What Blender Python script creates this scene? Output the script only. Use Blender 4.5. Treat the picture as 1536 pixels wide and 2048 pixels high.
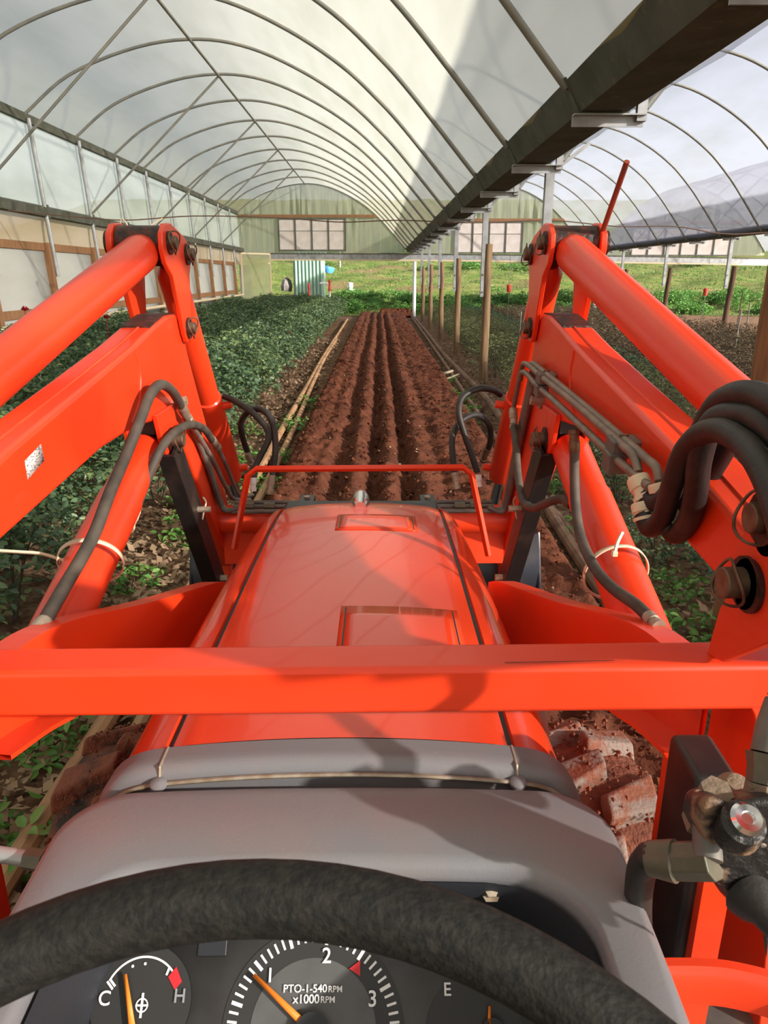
import bpy, math, random
import numpy as np
from mathutils import Vector, Matrix

random.seed(7)
rng = np.random.default_rng(7)
SC = bpy.context.scene
COL = SC.collection
for o in list(bpy.data.objects):
    bpy.data.objects.remove(o)

# ------------------------------------------------------------------ camera, sky, sun, exposure
EYE = 1.9                                   # eye height above the tilled ground, metres
FPX = 1450.0
PITCH = math.atan(471 / 1450)
YAW = math.atan(11 / 1450 * math.cos(PITCH))
cam_d = bpy.data.cameras.new('camera')
cam = bpy.data.objects.new('camera', cam_d)
COL.objects.link(cam)
cam.location = (0, 0, EYE)
cam.rotation_euler = (math.pi / 2 - PITCH, 0, -YAW)
cam_d.sensor_fit = 'VERTICAL'
cam_d.sensor_height = 36
cam_d.lens = FPX / 2048 * 36
cam_d.clip_start = 0.02
cam_d.clip_end = 600
cam_d.dof.use_dof = True
cam_d.dof.focus_distance = 1.6
cam_d.dof.aperture_fstop = 22
SC.camera = cam

SUN_DIR = Vector((0.76, -0.50, 0.345)).normalized()      # towards the sun: behind the driver, to the right
world = bpy.data.worlds.new('world')
SC.world = world
world.use_nodes = True
wn = world.node_tree.nodes
wl = world.node_tree.links
bg = wn['Background']
sky = wn.new('ShaderNodeTexSky')
sky.sky_type = 'NISHITA'
sky.sun_disc = False
sky.sun_elevation = math.asin(SUN_DIR.z)
sky.sun_rotation = math.atan2(SUN_DIR.x, SUN_DIR.y)
sky.air_density = 1.0
sky.dust_density = 2.5
sky.altitude = 100
hs = wn.new('ShaderNodeHueSaturation')
hs.inputs['Saturation'].default_value = 0.4          # hazy thin cloud
wl.new(sky.outputs[0], hs.inputs['Color'])
wl.new(hs.outputs[0], bg.inputs[0])
bg.inputs[1].default_value = 0.21
sun_d = bpy.data.lights.new('sun', 'SUN')
sun_d.energy = 11.0
sun_d.angle = math.radians(1.2)
sun_d.color = (1.0, 0.93, 0.83)
sun = bpy.data.objects.new('sun', sun_d)
COL.objects.link(sun)
sun.location = SUN_DIR * 60
sun.rotation_euler = SUN_DIR.to_track_quat('Z', 'Y').to_euler()

vs = SC.view_settings
vs.view_transform = 'Standard'
vs.look = 'None'
vs.gamma = 1.0
vs.use_curve_mapping = False
vs.exposure = 0.33
SC.cycles.use_denoising = True
SC.cycles.max_bounces = 8
SC.cycles.diffuse_bounces = 4
SC.cycles.glossy_bounces = 3
SC.cycles.transmission_bounces = 6
SC.cycles.transparent_max_bounces = 24
SC.cycles.sample_clamp_indirect = 6.0

# ------------------------------------------------------------------ helpers
def at(px, py, X=None, Y=None, Z=None):
    """World point on the sight line through a photo pixel, at a known real X, depth Y or height Z."""
    a = (px - 768) / FPX
    b = (1024 - py) / FPX
    d = (a, math.cos(PITCH) + b * math.sin(PITCH), -math.sin(PITCH) + b * math.cos(PITCH))
    c, s = math.cos(YAW), math.sin(YAW)
    d = (d[0] * c + d[1] * s, -d[0] * s + d[1] * c, d[2])
    k = X / d[0] if X is not None else Y / d[1] if Y is not None else (Z - EYE) / d[2]
    return Vector((k * d[0], k * d[1], k * d[2] + EYE))


def tag(o, label=None, cat=None, group=None, kind=None):
    if label: o['label'] = label
    if cat: o['category'] = cat
    if group: o['group'] = group
    if kind: o['kind'] = kind
    return o


def empty(name, loc, label=None, cat=None, group=None, kind=None, parent=None):
    o = bpy.data.objects.new(name, None)
    COL.objects.link(o)
    o.location = loc
    o.empty_display_size = 0.1
    if parent:
        o.parent = parent
        o.location = Vector(loc) - wloc(parent)
    return tag(o, label, cat, group, kind)


def wloc(o):
    v = Vector((0, 0, 0))
    while o:
        v += o.location
        o = o.parent
    return v


def catmull(pts, n=8):
    pts = [Vector(p) for p in pts]
    if len(pts) < 3:
        return pts
    out = []
    ext = [pts[0] * 2 - pts[1]] + pts + [pts[-1] * 2 - pts[-2]]
    for i in range(1, len(ext) - 2):
        p0, p1, p2, p3 = ext[i - 1:i + 3]
        for k in range(n):
            t = k / n
            out.append(0.5 * ((2 * p1) + (p2 - p0) * t + (2 * p0 - 5 * p1 + 4 * p2 - p3) * t * t
                              + (-p0 + 3 * p1 - 3 * p2 + p3) * t ** 3))
    out.append(pts[-1])
    return out


class MB:
    """Collects shapes in world space; build() links them as one mesh object."""
    def __init__(self):
        self.v = []
        self.f = []

    def add(self, vs_, fs):
        n = len(self.v)
        self.v += [tuple(p) for p in vs_]
        self.f += [tuple(i + n for i in f) for f in fs]
        return self

    def box(self, c, s, rot=None):
        c = Vector(c)
        h = Vector(s) / 2
        M = rot if rot is not None else Matrix.Identity(3)
        vs_ = [c + M @ Vector((x * h.x, y * h.y, z * h.z)) for x in (-1, 1) for y in (-1, 1) for z in (-1, 1)]
        return self.add(vs_, [(0, 1, 3, 2), (4, 6, 7, 5), (0, 4, 5, 1), (2, 3, 7, 6), (0, 2, 6, 4), (1, 5, 7, 3)])

    def bar(self, p0, p1, w, h, up=(0, 0, 1)):
        """Rectangular bar from p0 to p1: w across, h along `up`."""
        p0, p1 = Vector(p0), Vector(p1)
        d = (p1 - p0)
        L = d.length
        d.normalize()
        up = Vector(up)
        side = d.cross(up)
        if side.length < 1e-6:
            side = d.cross(Vector((1, 0, 0)))
        side.normalize()
        up = side.cross(d)
        M = Matrix((side, d, up)).transposed()
        return self.box((p0 + p1) / 2, (w, L, h), M)

    def prism(self, poly, x0, x1, axis='x'):
        """Extrude a polygon: (y,z) along x, (x,z) along y, (x,y) along z."""
        n = len(poly)
        def P(a, b, t):
            return {'x': (t, a, b), 'y': (a, t, b), 'z': (a, b, t)}[axis]
        vs_ = [P(a, b, x0) for a, b in poly] + [P(a, b, x1) for a, b in poly]
        fs = [tuple(range(n - 1, -1, -1)), tuple(range(n, 2 * n))]
        fs += [(i, (i + 1) % n, n + (i + 1) % n, n + i) for i in range(n)]
        return self.add(vs_, fs)

    def tube(self, pts, r, n=10, caps=True, closed=False):
        pts = [Vector(p) for p in pts]
        m = len(pts)
        rad = r if isinstance(r, (list, tuple)) else [r] * m
        tang = []
        for i in range(m):
            if closed:
                t = pts[(i + 1) % m] - pts[i - 1]
            else:
                t = pts[min(i + 1, m - 1)] - pts[max(i - 1, 0)]
            tang.append(t.normalized() if t.length > 1e-9 else Vector((0, 0, 1)))
        ref = Vector((0, 0, 1)) if abs(tang[0].z) < 0.9 else Vector((1, 0, 0))
        nrm = tang[0].cross(ref).normalized()
        vs_, fs = [], []
        for i in range(m):
            nrm = (nrm - tang[i] * nrm.dot(tang[i]))
            nrm.normalize()
            b = tang[i].cross(nrm)
            for k in range(n):
                a = 2 * math.pi * k / n
                vs_.append(pts[i] + (nrm * math.cos(a) + b * math.sin(a)) * rad[i])
        for i in range(m if closed else m - 1):
            j = (i + 1) % m
            for k in range(n):
                l = (k + 1) % n
                fs.append((i * n + k, i * n + l, j * n + l, j * n + k))
        if caps and not closed:
            fs.append(tuple(range(n - 1, -1, -1)))
            fs.append(tuple(range((m - 1) * n, m * n)))
        return self.add(vs_, fs)

    def cyl(self, p0, p1, r, n=16, r1=None):
        return self.tube([p0, p1], [r, r if r1 is None else r1], n)

    def lathe(self, prof, origin, axis, n=24):
        """prof: (radius, height along axis) pairs."""
        axis = Vector(axis).normalized()
        ref = Vector((0, 0, 1)) if abs(axis.z) < 0.9 else Vector((1, 0, 0))
        u = axis.cross(ref).normalized()
        w = axis.cross(u)
        o = Vector(origin)
        vs_, fs = [], []
        for r, h in prof:
            for k in range(n):
                a = 2 * math.pi * k / n
                vs_.append(o + axis * h + (u * math.cos(a) + w * math.sin(a)) * r)
        for i in range(len(prof) - 1):
            for k in range(n):
                l = (k + 1) % n
                fs.append((i * n + k, i * n + l, (i + 1) * n + l, (i + 1) * n + k))
        fs.append(tuple(range(n - 1, -1, -1)))
        m = (len(prof) - 1) * n
        fs.append(tuple(range(m, m + n)))
        return self.add(vs_, fs)

    def grid(self, rows, flip=False, closed=False):
        """rows: list of equal-length point lists."""
        m = len(rows[0])
        vs_ = [p for r in rows for p in r]
        fs = []
        for i in range(len(rows) - 1):
            for k in range(m if closed else m - 1):
                l = (k + 1) % m
                q = (i * m + k, i * m + l, (i + 1) * m + l, (i + 1) * m + k)
                fs.append(q[::-1] if flip else q)
        return self.add(vs_, fs)

    def build(self, name, mat, parent=None, bevel=0.0, angle=35, solid=0.0, subsurf=0, seg=2, origin=None):
        me = bpy.data.meshes.new(name)
        o = bpy.data.objects.new(name, me)
        COL.objects.link(o)
        base = wloc(parent) if parent else Vector((0, 0, 0))
        if origin is None:
            a = np.array(self.v)
            mid = Vector(((a[:, 0].min() + a[:, 0].max()) / 2, (a[:, 1].min() + a[:, 1].max()) / 2, a[:, 2].min()))
        else:
            mid = Vector(origin)
        me.from_pydata([(x - mid.x, y - mid.y, z - mid.z) for x, y, z in self.v], [], self.f)
        me.validate()
        me.update()
        o.parent = parent
        o.location = mid - base
        me.materials.append(mat)
        for p in me.polygons:
            p.use_smooth = True
        me.set_sharp_from_angle(angle=math.radians(angle))
        if solid:
            m = o.modifiers.new('solid', 'SOLIDIFY')
            m.thickness = solid
            m.offset = -1
        if subsurf:
            m = o.modifiers.new('sub', 'SUBSURF')
            m.levels = m.render_levels = subsurf
        if bevel:
            m = o.modifiers.new('bevel', 'BEVEL')
            m.width = bevel
            m.segments = seg
            m.limit_method = 'ANGLE'
            m.angle_limit = math.radians(40)
            m.harden_normals = True
        return o


def copy_of(o, loc, parent=None, rot=None, scale=None):
    c = o.copy()
    COL.objects.link(c)
    c.parent = parent
    c.location = loc
    if rot is not None: c.rotation_euler = rot
    if scale is not None: c.scale = scale
    return c


# ------------------------------------------------------------------ materials
def mat(name, col, rough=0.5, metal=0.0, col2=None, nscale=8.0, nlo=0.4, nhi=0.65, bump=0.0, bscale=40.0,
        spec=0.5, coat=0.0, detail=4.0, stretch=None, col3=None, n3=30.0, t3=(0.6, 0.7), rough2=None):
    m = bpy.data.materials.new(name)
    m.use_nodes = True
    nt = m.node_tree
    b = nt.nodes['Principled BSDF']
    b.inputs['Base Color'].default_value = (*col, 1)
    b.inputs['Roughness'].default_value = rough
    b.inputs['Metallic'].default_value = metal
    b.inputs['Specular IOR Level'].default_value = spec
    b.inputs['Coat Weight'].default_value = coat
    tc = nt.nodes.new('ShaderNodeTexCoord')
    src = tc.outputs['Object']
    if stretch:
        mp = nt.nodes.new('ShaderNodeMapping')
        mp.inputs['Scale'].default_value = stretch
        nt.links.new(src, mp.inputs['Vector'])
        src = mp.outputs['Vector']
    def noise(sc, det):
        n = nt.nodes.new('ShaderNodeTexNoise')
        n.inputs['Scale'].default_value = sc
        n.inputs['Detail'].default_value = det
        nt.links.new(src, n.inputs['Vector'])
        return n
    def ramp(n, lo, hi):
        r = nt.nodes.new('ShaderNodeMapRange')
        r.inputs['From Min'].default_value = lo
        r.inputs['From Max'].default_value = hi
        nt.links.new(n.outputs['Fac'], r.inputs['Value'])
        return r
    cur = None
    if col2:
        r = ramp(noise(nscale, detail), nlo, nhi)
        mx = nt.nodes.new('ShaderNodeMix')
        mx.data_type = 'RGBA'
        mx.inputs[6].default_value = (*col, 1)
        mx.inputs[7].default_value = (*col2, 1)
        nt.links.new(r.outputs[0], mx.inputs[0])
        cur = mx.outputs[2]
        if rough2 is not None:
            rr = nt.nodes.new('ShaderNodeMapRange')
            rr.inputs['To Min'].default_value = rough
            rr.inputs['To Max'].default_value = rough2
            nt.links.new(r.outputs[0], rr.inputs['Value'])
            nt.links.new(rr.outputs[0], b.inputs['Roughness'])
        if col3:
            r3 = ramp(noise(n3, 5), *t3)
            m3 = nt.nodes.new('ShaderNodeMix')
            m3.data_type = 'RGBA'
            nt.links.new(cur, m3.inputs[6])
            m3.inputs[7].default_value = (*col3, 1)
            nt.links.new(r3.outputs[0], m3.inputs[0])
            cur = m3.outputs[2]
        nt.links.new(cur, b.inputs['Base Color'])
    if bump:
        bn = nt.nodes.new('ShaderNodeBump')
        bn.inputs['Strength'].default_value = bump
        bn.inputs['Distance'].default_value = 0.02
        nt.links.new(noise(bscale, 6).outputs['Fac'], bn.inputs['Height'])
        nt.links.new(bn.outputs[0], b.inputs['Normal'])
    return m


def film_mat(name, clear, trans, diff, col, dirt_glint=(0.80, 0.80, 0.72), scale=(0.5, 0.12, 0.5), tcol=(1, 1, 1), dtint=(1, 1, 1)):
    """Weathered greenhouse film: part clear, part milky."""
    m = bpy.data.materials.new(name)
    m.use_nodes = True
    nt = m.node_tree
    for n in list(nt.nodes):
        if n.type != 'OUTPUT_MATERIAL':
            nt.nodes.remove(n)
    out = [n for n in nt.nodes if n.type == 'OUTPUT_MATERIAL'][0]
    N = nt.nodes.new
    L = nt.links.new
    tc = N('ShaderNodeTexCoord'); mp = N('ShaderNodeMapping'); mp.inputs['Scale'].default_value = scale
    L(tc.outputs['Object'], mp.inputs['Vector'])
    nz = N('ShaderNodeTexNoise'); nz.inputs['Scale'].default_value = 3.0; nz.inputs['Detail'].default_value = 6
    L(mp.outputs[0], nz.inputs['Vector'])
    mr = N('ShaderNodeMapRange'); mr.inputs['From Min'].default_value = 0.4; mr.inputs['From Max'].default_value = 0.75
    L(nz.outputs['Fac'], mr.inputs['Value'])
    mx = N('ShaderNodeMix'); mx.data_type = 'RGBA'
    mx.inputs[6].default_value = (*col, 1)
    mx.inputs[7].default_value = (col[0] * dirt_glint[0], col[1] * dirt_glint[1], col[2] * dirt_glint[2], 1)
    L(mr.outputs[0], mx.inputs[0])
    tp = N('ShaderNodeBsdfTransparent'); tp.inputs[0].default_value = (*tcol, 1)
    tl = N('ShaderNodeBsdfTranslucent'); df = N('ShaderNodeBsdfDiffuse')
    L(mx.outputs[2], tl.inputs[0])
    dt = N('ShaderNodeMix'); dt.data_type = 'RGBA'; dt.blend_type = 'MULTIPLY'; dt.inputs[0].default_value = 1.0
    L(mx.outputs[2], dt.inputs[6]); dt.inputs[7].default_value = (*dtint, 1)      # tints the diffuse part only, to warm film that lies in shade
    L(dt.outputs[2], df.inputs[0])
    m1 = N('ShaderNodeMixShader'); m1.inputs[0].default_value = diff / (trans + diff)
    L(tl.outputs[0], m1.inputs[1]); L(df.outputs[0], m1.inputs[2])
    m2 = N('ShaderNodeMixShader'); m2.inputs[0].default_value = clear
    L(m1.outputs[0], m2.inputs[1]); L(tp.outputs[0], m2.inputs[2])
    L(m2.outputs[0], out.inputs['Surface'])
    return m


M = {}
M['orange'] = mat('orange_paint', (0.80, 0.045, 0.008), 0.34, col2=(0.76, 0.055, 0.014), nscale=3, nlo=0.35, nhi=0.75,
                  spec=0.45, coat=0.15, rough2=0.48)
M['orange_dusty'] = mat('dusty_orange_paint', (0.80, 0.048, 0.010), 0.42, col2=(0.70, 0.085, 0.03), nscale=5, nlo=0.45, nhi=0.75,
                        spec=0.4, rough2=0.6)
M['hood'] = mat('hood_paint', (0.74, 0.048, 0.010), 0.22, col2=(0.68, 0.06, 0.018), nscale=2.2, nlo=0.4, nhi=0.8, spec=0.5,
                coat=0.3, rough2=0.34)
M['cowl'] = mat('grey_cowl_plastic', (0.165, 0.168, 0.182), 0.40, col2=(0.19, 0.168, 0.170), nscale=7, nlo=0.4, nhi=0.7, bump=0.06,
                bscale=260, spec=0.5, col3=(0.24, 0.22, 0.2), n3=120, t3=(0.70, 0.78))
M['dash_dark'] = mat('dark_dash_plastic', (0.018, 0.020, 0.026), 0.5, bump=0.05, bscale=200)
M['dial'] = mat('dial_face', (0.026, 0.026, 0.026), 0.5)
M['panel_grey'] = mat('instrument_panel_grey', (0.095, 0.097, 0.098), 0.5, col2=(0.08, 0.08, 0.08), nscale=30)
M['panel_light'] = mat('instrument_panel_light_grey', (0.26, 0.28, 0.30), 0.5)
M['white_print'] = mat('white_print', (0.80, 0.80, 0.80), 0.6)
M['red_print'] = mat('red_print', (0.62, 0.02, 0.03), 0.5)
M['needle'] = mat('needle_orange', (0.9, 0.24, 0.02), 0.5)
M['grip'] = mat('foam_grip_black', (0.008, 0.008, 0.0075), 0.7, col2=(0.020, 0.018, 0.015), nscale=160, nlo=0.4, nhi=0.7, bump=0.22,
                bscale=300, spec=0.25)
M['rubber'] = mat('black_rubber_hose', (0.014, 0.012, 0.011), 0.55, col2=(0.045, 0.036, 0.028), nscale=14, nlo=0.45, nhi=0.8, bump=0.08,
                  bscale=180)
M['dusty_hose'] = mat('dusty_hose', (0.05, 0.042, 0.034), 0.7, col2=(0.10, 0.08, 0.06), nscale=20, nlo=0.4, nhi=0.75)
M['steel_line'] = mat('dusty_steel_line', (0.20, 0.16, 0.13), 0.55, metal=0.35, col2=(0.28, 0.22, 0.17), nscale=25)
M['clamp'] = mat('grey_clamp', (0.13, 0.125, 0.115), 0.6, metal=0.3, col2=(0.2, 0.17, 0.14), nscale=20)
M['fitting'] = mat('dirty_zinc_fitting', (0.42, 0.36, 0.28), 0.5, metal=0.5, col2=(0.30, 0.22, 0.15), nscale=40)
M['olive_fitting'] = mat('olive_zinc_fitting', (0.11, 0.10, 0.07), 0.5, metal=0.3, col2=(0.16, 0.13, 0.09), nscale=30)
M['white_fitting'] = mat('white_fitting', (0.7, 0.7, 0.68), 0.4)
M['chrome'] = mat('chrome', (0.75, 0.75, 0.75), 0.18, metal=1.0)
M['pin'] = mat('rusty_steel_pin', (0.20, 0.14, 0.09), 0.55, metal=0.6, col2=(0.10, 0.05, 0.03), nscale=30)
M['grease'] = mat('greasy_black', (0.014, 0.008, 0.007), 0.5, col2=(0.085, 0.016, 0.008), nscale=30, bump=0.3, bscale=60)
M['black_steel'] = mat('black_steel', (0.012, 0.010, 0.010), 0.45, col2=(0.05, 0.03, 0.022), nscale=12, nlo=0.5, nhi=0.8)
M['dark_plate'] = mat('blue_grey_steel', (0.022, 0.028, 0.040), 0.38, metal=0.2, col2=(0.05, 0.05, 0.055), nscale=9)
M['tie'] = mat('cream_cable_tie', (0.75, 0.60, 0.42), 0.45)
M['decal'] = mat('printed_decal', (0.62, 0.60, 0.58), 0.4, col2=(0.12, 0.11, 0.11), nscale=120, nlo=0.5, nhi=0.6, stretch=(1, 1.0, 3.0))
M['valve'] = mat('dirty_black_valve', (0.022, 0.020, 0.019), 0.42, metal=0.2, col2=(0.25, 0.15, 0.085), nscale=22, nlo=0.55, nhi=0.66,
                 bump=0.5, bscale=45, col3=(0.6, 0.52, 0.42), n3=55, t3=(0.66, 0.72), rough2=0.85)
M['dust_valve'] = mat('dust_caked_metal', (0.24, 0.17, 0.11), 0.85, col2=(0.13, 0.10, 0.075), nscale=25, bump=0.4, bscale=70)
M['tire'] = mat('muddy_tire', (0.035, 0.022, 0.016), 0.75, col2=(0.23, 0.065, 0.028), nscale=9, nlo=0.40, nhi=0.58, bump=0.7, bscale=50)
M['mud'] = mat('red_mud', (0.20, 0.055, 0.024), 0.9, col2=(0.12, 0.034, 0.016), nscale=14, bump=0.9, bscale=60)
M['pale_rubber'] = mat('worn_pale_rubber', (0.22, 0.16, 0.13), 0.75, col2=(0.21, 0.065, 0.03), nscale=16, nlo=0.48, nhi=0.6, bump=0.4, bscale=90)

M['soil'] = mat('red_tilled_soil', (0.085, 0.026, 0.014), 0.95, col2=(0.150, 0.050, 0.026), nscale=5, nlo=0.35, nhi=0.68, bump=1.0, bscale=24,
                col3=(0.34, 0.20, 0.13), n3=46, t3=(0.68, 0.75), spec=0.15)
M['clod'] = mat('red_clod', (0.13, 0.042, 0.021), 0.95, col2=(0.075, 0.024, 0.013), nscale=8, spec=0.1)
M['mulch'] = mat('dry_mulch', (0.115, 0.055, 0.030), 0.95, col2=(0.23, 0.145, 0.085), nscale=9, nlo=0.40, nhi=0.62, bump=1.0, bscale=18,
                 col3=(0.045, 0.024, 0.014), n3=17, t3=(0.56, 0.68), spec=0.15)
M['litter'] = mat('dead_leaf', (0.34, 0.23, 0.14), 0.85, col2=(0.14, 0.075, 0.04), nscale=3, nlo=0.35, nhi=0.65)
M['grass'] = mat('meadow_grass', (0.075, 0.130, 0.024), 0.9, col2=(0.17, 0.175, 0.055), nscale=0.9, nlo=0.36, nhi=0.64, bump=1.0, bscale=3.5,
                 col3=(0.17, 0.12, 0.06), n3=0.30, t3=(0.52, 0.66), detail=8, spec=0.1)
M['timber'] = mat('weathered_timber', (0.30, 0.15, 0.065), 0.85, col2=(0.16, 0.075, 0.035), nscale=6, stretch=(6, 6, 0.5), nlo=0.35, nhi=0.7)
M['pole'] = mat('timber_pole', (0.27, 0.17, 0.085), 0.85, col2=(0.12, 0.07, 0.036), nscale=5, stretch=(7, 7, 0.4), nlo=0.35, nhi=0.7, bump=0.3,
                bscale=20)
M['pole_dark'] = mat('dark_timber_pole', (0.16, 0.085, 0.045), 0.85, col2=(0.06, 0.035, 0.02), nscale=5, stretch=(7, 7, 0.4), nlo=0.35, nhi=0.7)
M['galv'] = mat('galvanised_steel', (0.42, 0.43, 0.44), 0.5, metal=0.55, col2=(0.30, 0.30, 0.30), nscale=6)
M['rib'] = mat('dull_galvanised_tube', (0.22, 0.22, 0.20), 0.6, metal=0.3, col2=(0.30, 0.28, 0.23), nscale=3)
M['gutter'] = mat('mossy_zinc_gutter', (0.115, 0.115, 0.095), 0.8, metal=0.1, col2=(0.070, 0.075, 0.050), nscale=3.5, nlo=0.35, nhi=0.65,
                  col3=(0.17, 0.15, 0.11), n3=9, t3=(0.58, 0.72), bump=0.2, bscale=25)
M['pvc'] = mat('white_pvc', (0.80, 0.80, 0.80), 0.4)
M['pipe'] = mat('tan_irrigation_pipe', (0.46, 0.26, 0.13), 0.6, col2=(0.27, 0.13, 0.06), nscale=4, nlo=0.4, nhi=0.7)
M['stick'] = mat('weathered_pole', (0.26, 0.15, 0.09), 0.8, col2=(0.14, 0.075, 0.045), nscale=6)
M['cream_pipe'] = mat('cream_pipe', (0.62, 0.50, 0.34), 0.5)
M['red_plastic'] = mat('red_plastic', (0.55, 0.045, 0.02), 0.5)
M['shed'] = mat('green_corrugated_steel', (0.30, 0.46, 0.37), 0.5, metal=0.1, col2=(0.36, 0.50, 0.41), nscale=3)
M['shed_dark'] = mat('dark_green_steel', (0.08, 0.15, 0.115), 0.55)
M['blue'] = mat('blue_plastic', (0.04, 0.22, 0.55), 0.45, col2=(0.10, 0.36, 0.70), nscale=5)
M['cable'] = mat('brown_cable', (0.14, 0.075, 0.05), 0.7)
M['stone'] = mat('grey_stone', (0.26, 0.24, 0.22), 0.9, col2=(0.16, 0.14, 0.13), nscale=5)
M['rod'] = mat('rusty_red_rod', (0.26, 0.04, 0.018), 0.55, col2=(0.14, 0.035, 0.02), nscale=20)


def leaf_mat(name, c1, c2, c3, rough=0.45):
    m = bpy.data.materials.new(name)
    m.use_nodes = True
    nt = m.node_tree
    b = nt.nodes['Principled BSDF']
    b.inputs['Roughness'].default_value = rough
    b.inputs['Specular IOR Level'].default_value = 0.4
    g = nt.nodes.new('ShaderNodeNewGeometry')
    oi = nt.nodes.new('ShaderNodeObjectInfo')
    ad = nt.nodes.new('ShaderNodeMath'); ad.operation = 'MULTIPLY_ADD'; ad.inputs[1].default_value = 0.25
    nt.links.new(oi.outputs['Random'], ad.inputs[0]); 
    sc = nt.nodes.new('ShaderNodeMath'); sc.operation = 'MULTIPLY'; sc.inputs[1].default_value = 0.75
    nt.links.new(g.outputs['Random Per Island'], sc.inputs[0])
    nt.links.new(sc.outputs[0], ad.inputs[2])
    cr = nt.nodes.new('ShaderNodeValToRGB')
    e = cr.color_ramp.elements
    e[0].position = 0.0; e[0].color = (*c1, 1)
    e[1].position = 1.0; e[1].color = (*c3, 1)
    n = e.new(0.62); n.color = (*c2, 1)
    nt.links.new(ad.outputs[0], cr.inputs[0])
    nt.links.new(cr.outputs[0], b.inputs['Base Color'])
    tl = nt.nodes.new('ShaderNodeBsdfTranslucent')
    nt.links.new(cr.outputs[0], tl.inputs[0])
    mx = nt.nodes.new('ShaderNodeMixShader'); mx.inputs[0].default_value = 0.22
    out = [q for q in nt.nodes if q.type == 'OUTPUT_MATERIAL'][0]
    nt.links.new(b.outputs[0], mx.inputs[1]); nt.links.new(tl.outputs[0], mx.inputs[2])
    nt.links.new(mx.outputs[0], out.inputs['Surface'])
    return m


M['rose_leaf'] = leaf_mat('rose_leaf', (0.05, 0.10, 0.058), (0.115, 0.19, 0.088), (0.27, 0.33, 0.12), 0.36)
M['olive_leaf'] = leaf_mat('olive_leaf', (0.09, 0.12, 0.05), (0.19, 0.21, 0.08), (0.32, 0.28, 0.14), 0.55)
M['brown_leaf'] = leaf_mat('dry_leaf', (0.06, 0.04, 0.025), (0.15, 0.10, 0.05), (0.34, 0.25, 0.15), 0.7)
M['weed_leaf'] = leaf_mat('weed_leaf', (0.05, 0.15, 0.03), (0.12, 0.28, 0.05), (0.24, 0.38, 0.09), 0.5)
M['grass_blade'] = leaf_mat('grass_blade', (0.06, 0.13, 0.022), (0.10, 0.17, 0.035), (0.20, 0.21, 0.07), 0.6)
M['stem'] = mat('green_brown_stem', (0.06, 0.055, 0.03), 0.8)
M['bloom'] = mat('dark_red_petals', (0.30, 0.010, 0.016), 0.5)

M['film'] = film_mat('ivory_film_shade_tint', 0.23, 0.42, 0.58, (0.53, 0.53, 0.46), dtint=(1.30, 1.18, 0.74))  # olive diffuse tint paints warm bounced light into the shaded slope
M['film_sky_tint'] = film_mat('sky_tinted_film', 0.40, 0.46, 0.40, (0.37, 0.385, 0.47))  # same film, with the blue of the sky light put into its colour
M['film_side'] = film_mat('side_wall_film', 0.16, 0.55, 0.45, (0.80, 0.84, 0.80), dirt_glint=(0.70, 0.74, 0.68))
M['film_gable'] = film_mat('gable_film', 0.13, 0.45, 0.45, (0.42, 0.43, 0.35), dirt_glint=(1.35, 1.3, 1.1), scale=(2.6, 0.3, 0.25))  # brighter vertical streaks paint light catching on the film wrinkles
M['film_low'] = film_mat('dusty_lower_film', 0.06, 0.5, 0.5, (0.74, 0.60, 0.45), dirt_glint=(0.8, 0.75, 0.65))
M['panel_white'] = film_mat('white_sheet_panel', 0.0, 0.35, 0.65, (0.60, 0.60, 0.57), dirt_glint=(0.84, 0.84, 0.80))
M['pane'] = film_mat('milky_window_pane', 0.03, 0.45, 0.60, (0.92, 0.86, 0.84), dirt_glint=(0.85, 0.80, 0.74), scale=(1, 1, 1))
M['door_film'] = film_mat('green_door_film', 0.25, 0.4, 0.5, (0.46, 0.48, 0.28))

# ------------------------------------------------------------------ greenhouse shell
GABLE = 38.4
NEAR = -14.0
RIBS = [GABLE - 2.5 * k for k in range(0, 20)]            # arch positions along the tunnel
XL = -6.93                                               # left eave
Z_EAVE = 4.88
BAY1 = catmull([(XL, 0, 4.90), (-5.94, 0, 5.60), (-4.58, 0, 6.07), (-3.41, 0, 6.20), (-2.42, 0, 6.05), (-1.43, 0, 5.65),
                (-0.6, 0, 5.16), (-0.04, 0, 4.70), (0.45, 0, 4.22), (1.36, 0, 3.20)], 5)
half = [(-3.41, 6.20), (-2.42, 6.05), (-1.43, 5.65), (-0.6, 5.16), (-0.04, 4.70), (0.45, 4.22), (1.36, 3.20)]
def bay_profile(x0, x1):
    c = (x0 + x1) / 2
    k = (x1 - x0) / 2 / (1.36 + 3.41)
    h = [((a + 3.41) * k, b - 0.12) for a, b in half]
    pts = [(c - a, 0, b) for a, b in reversed(h)] + [(c + a, 0, b) for a, b in h[1:]]
    return catmull(pts, 4)
BAY2 = bay_profile(1.94, 10.35)
BAY3 = bay_profile(10.95, 19.35)


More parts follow.
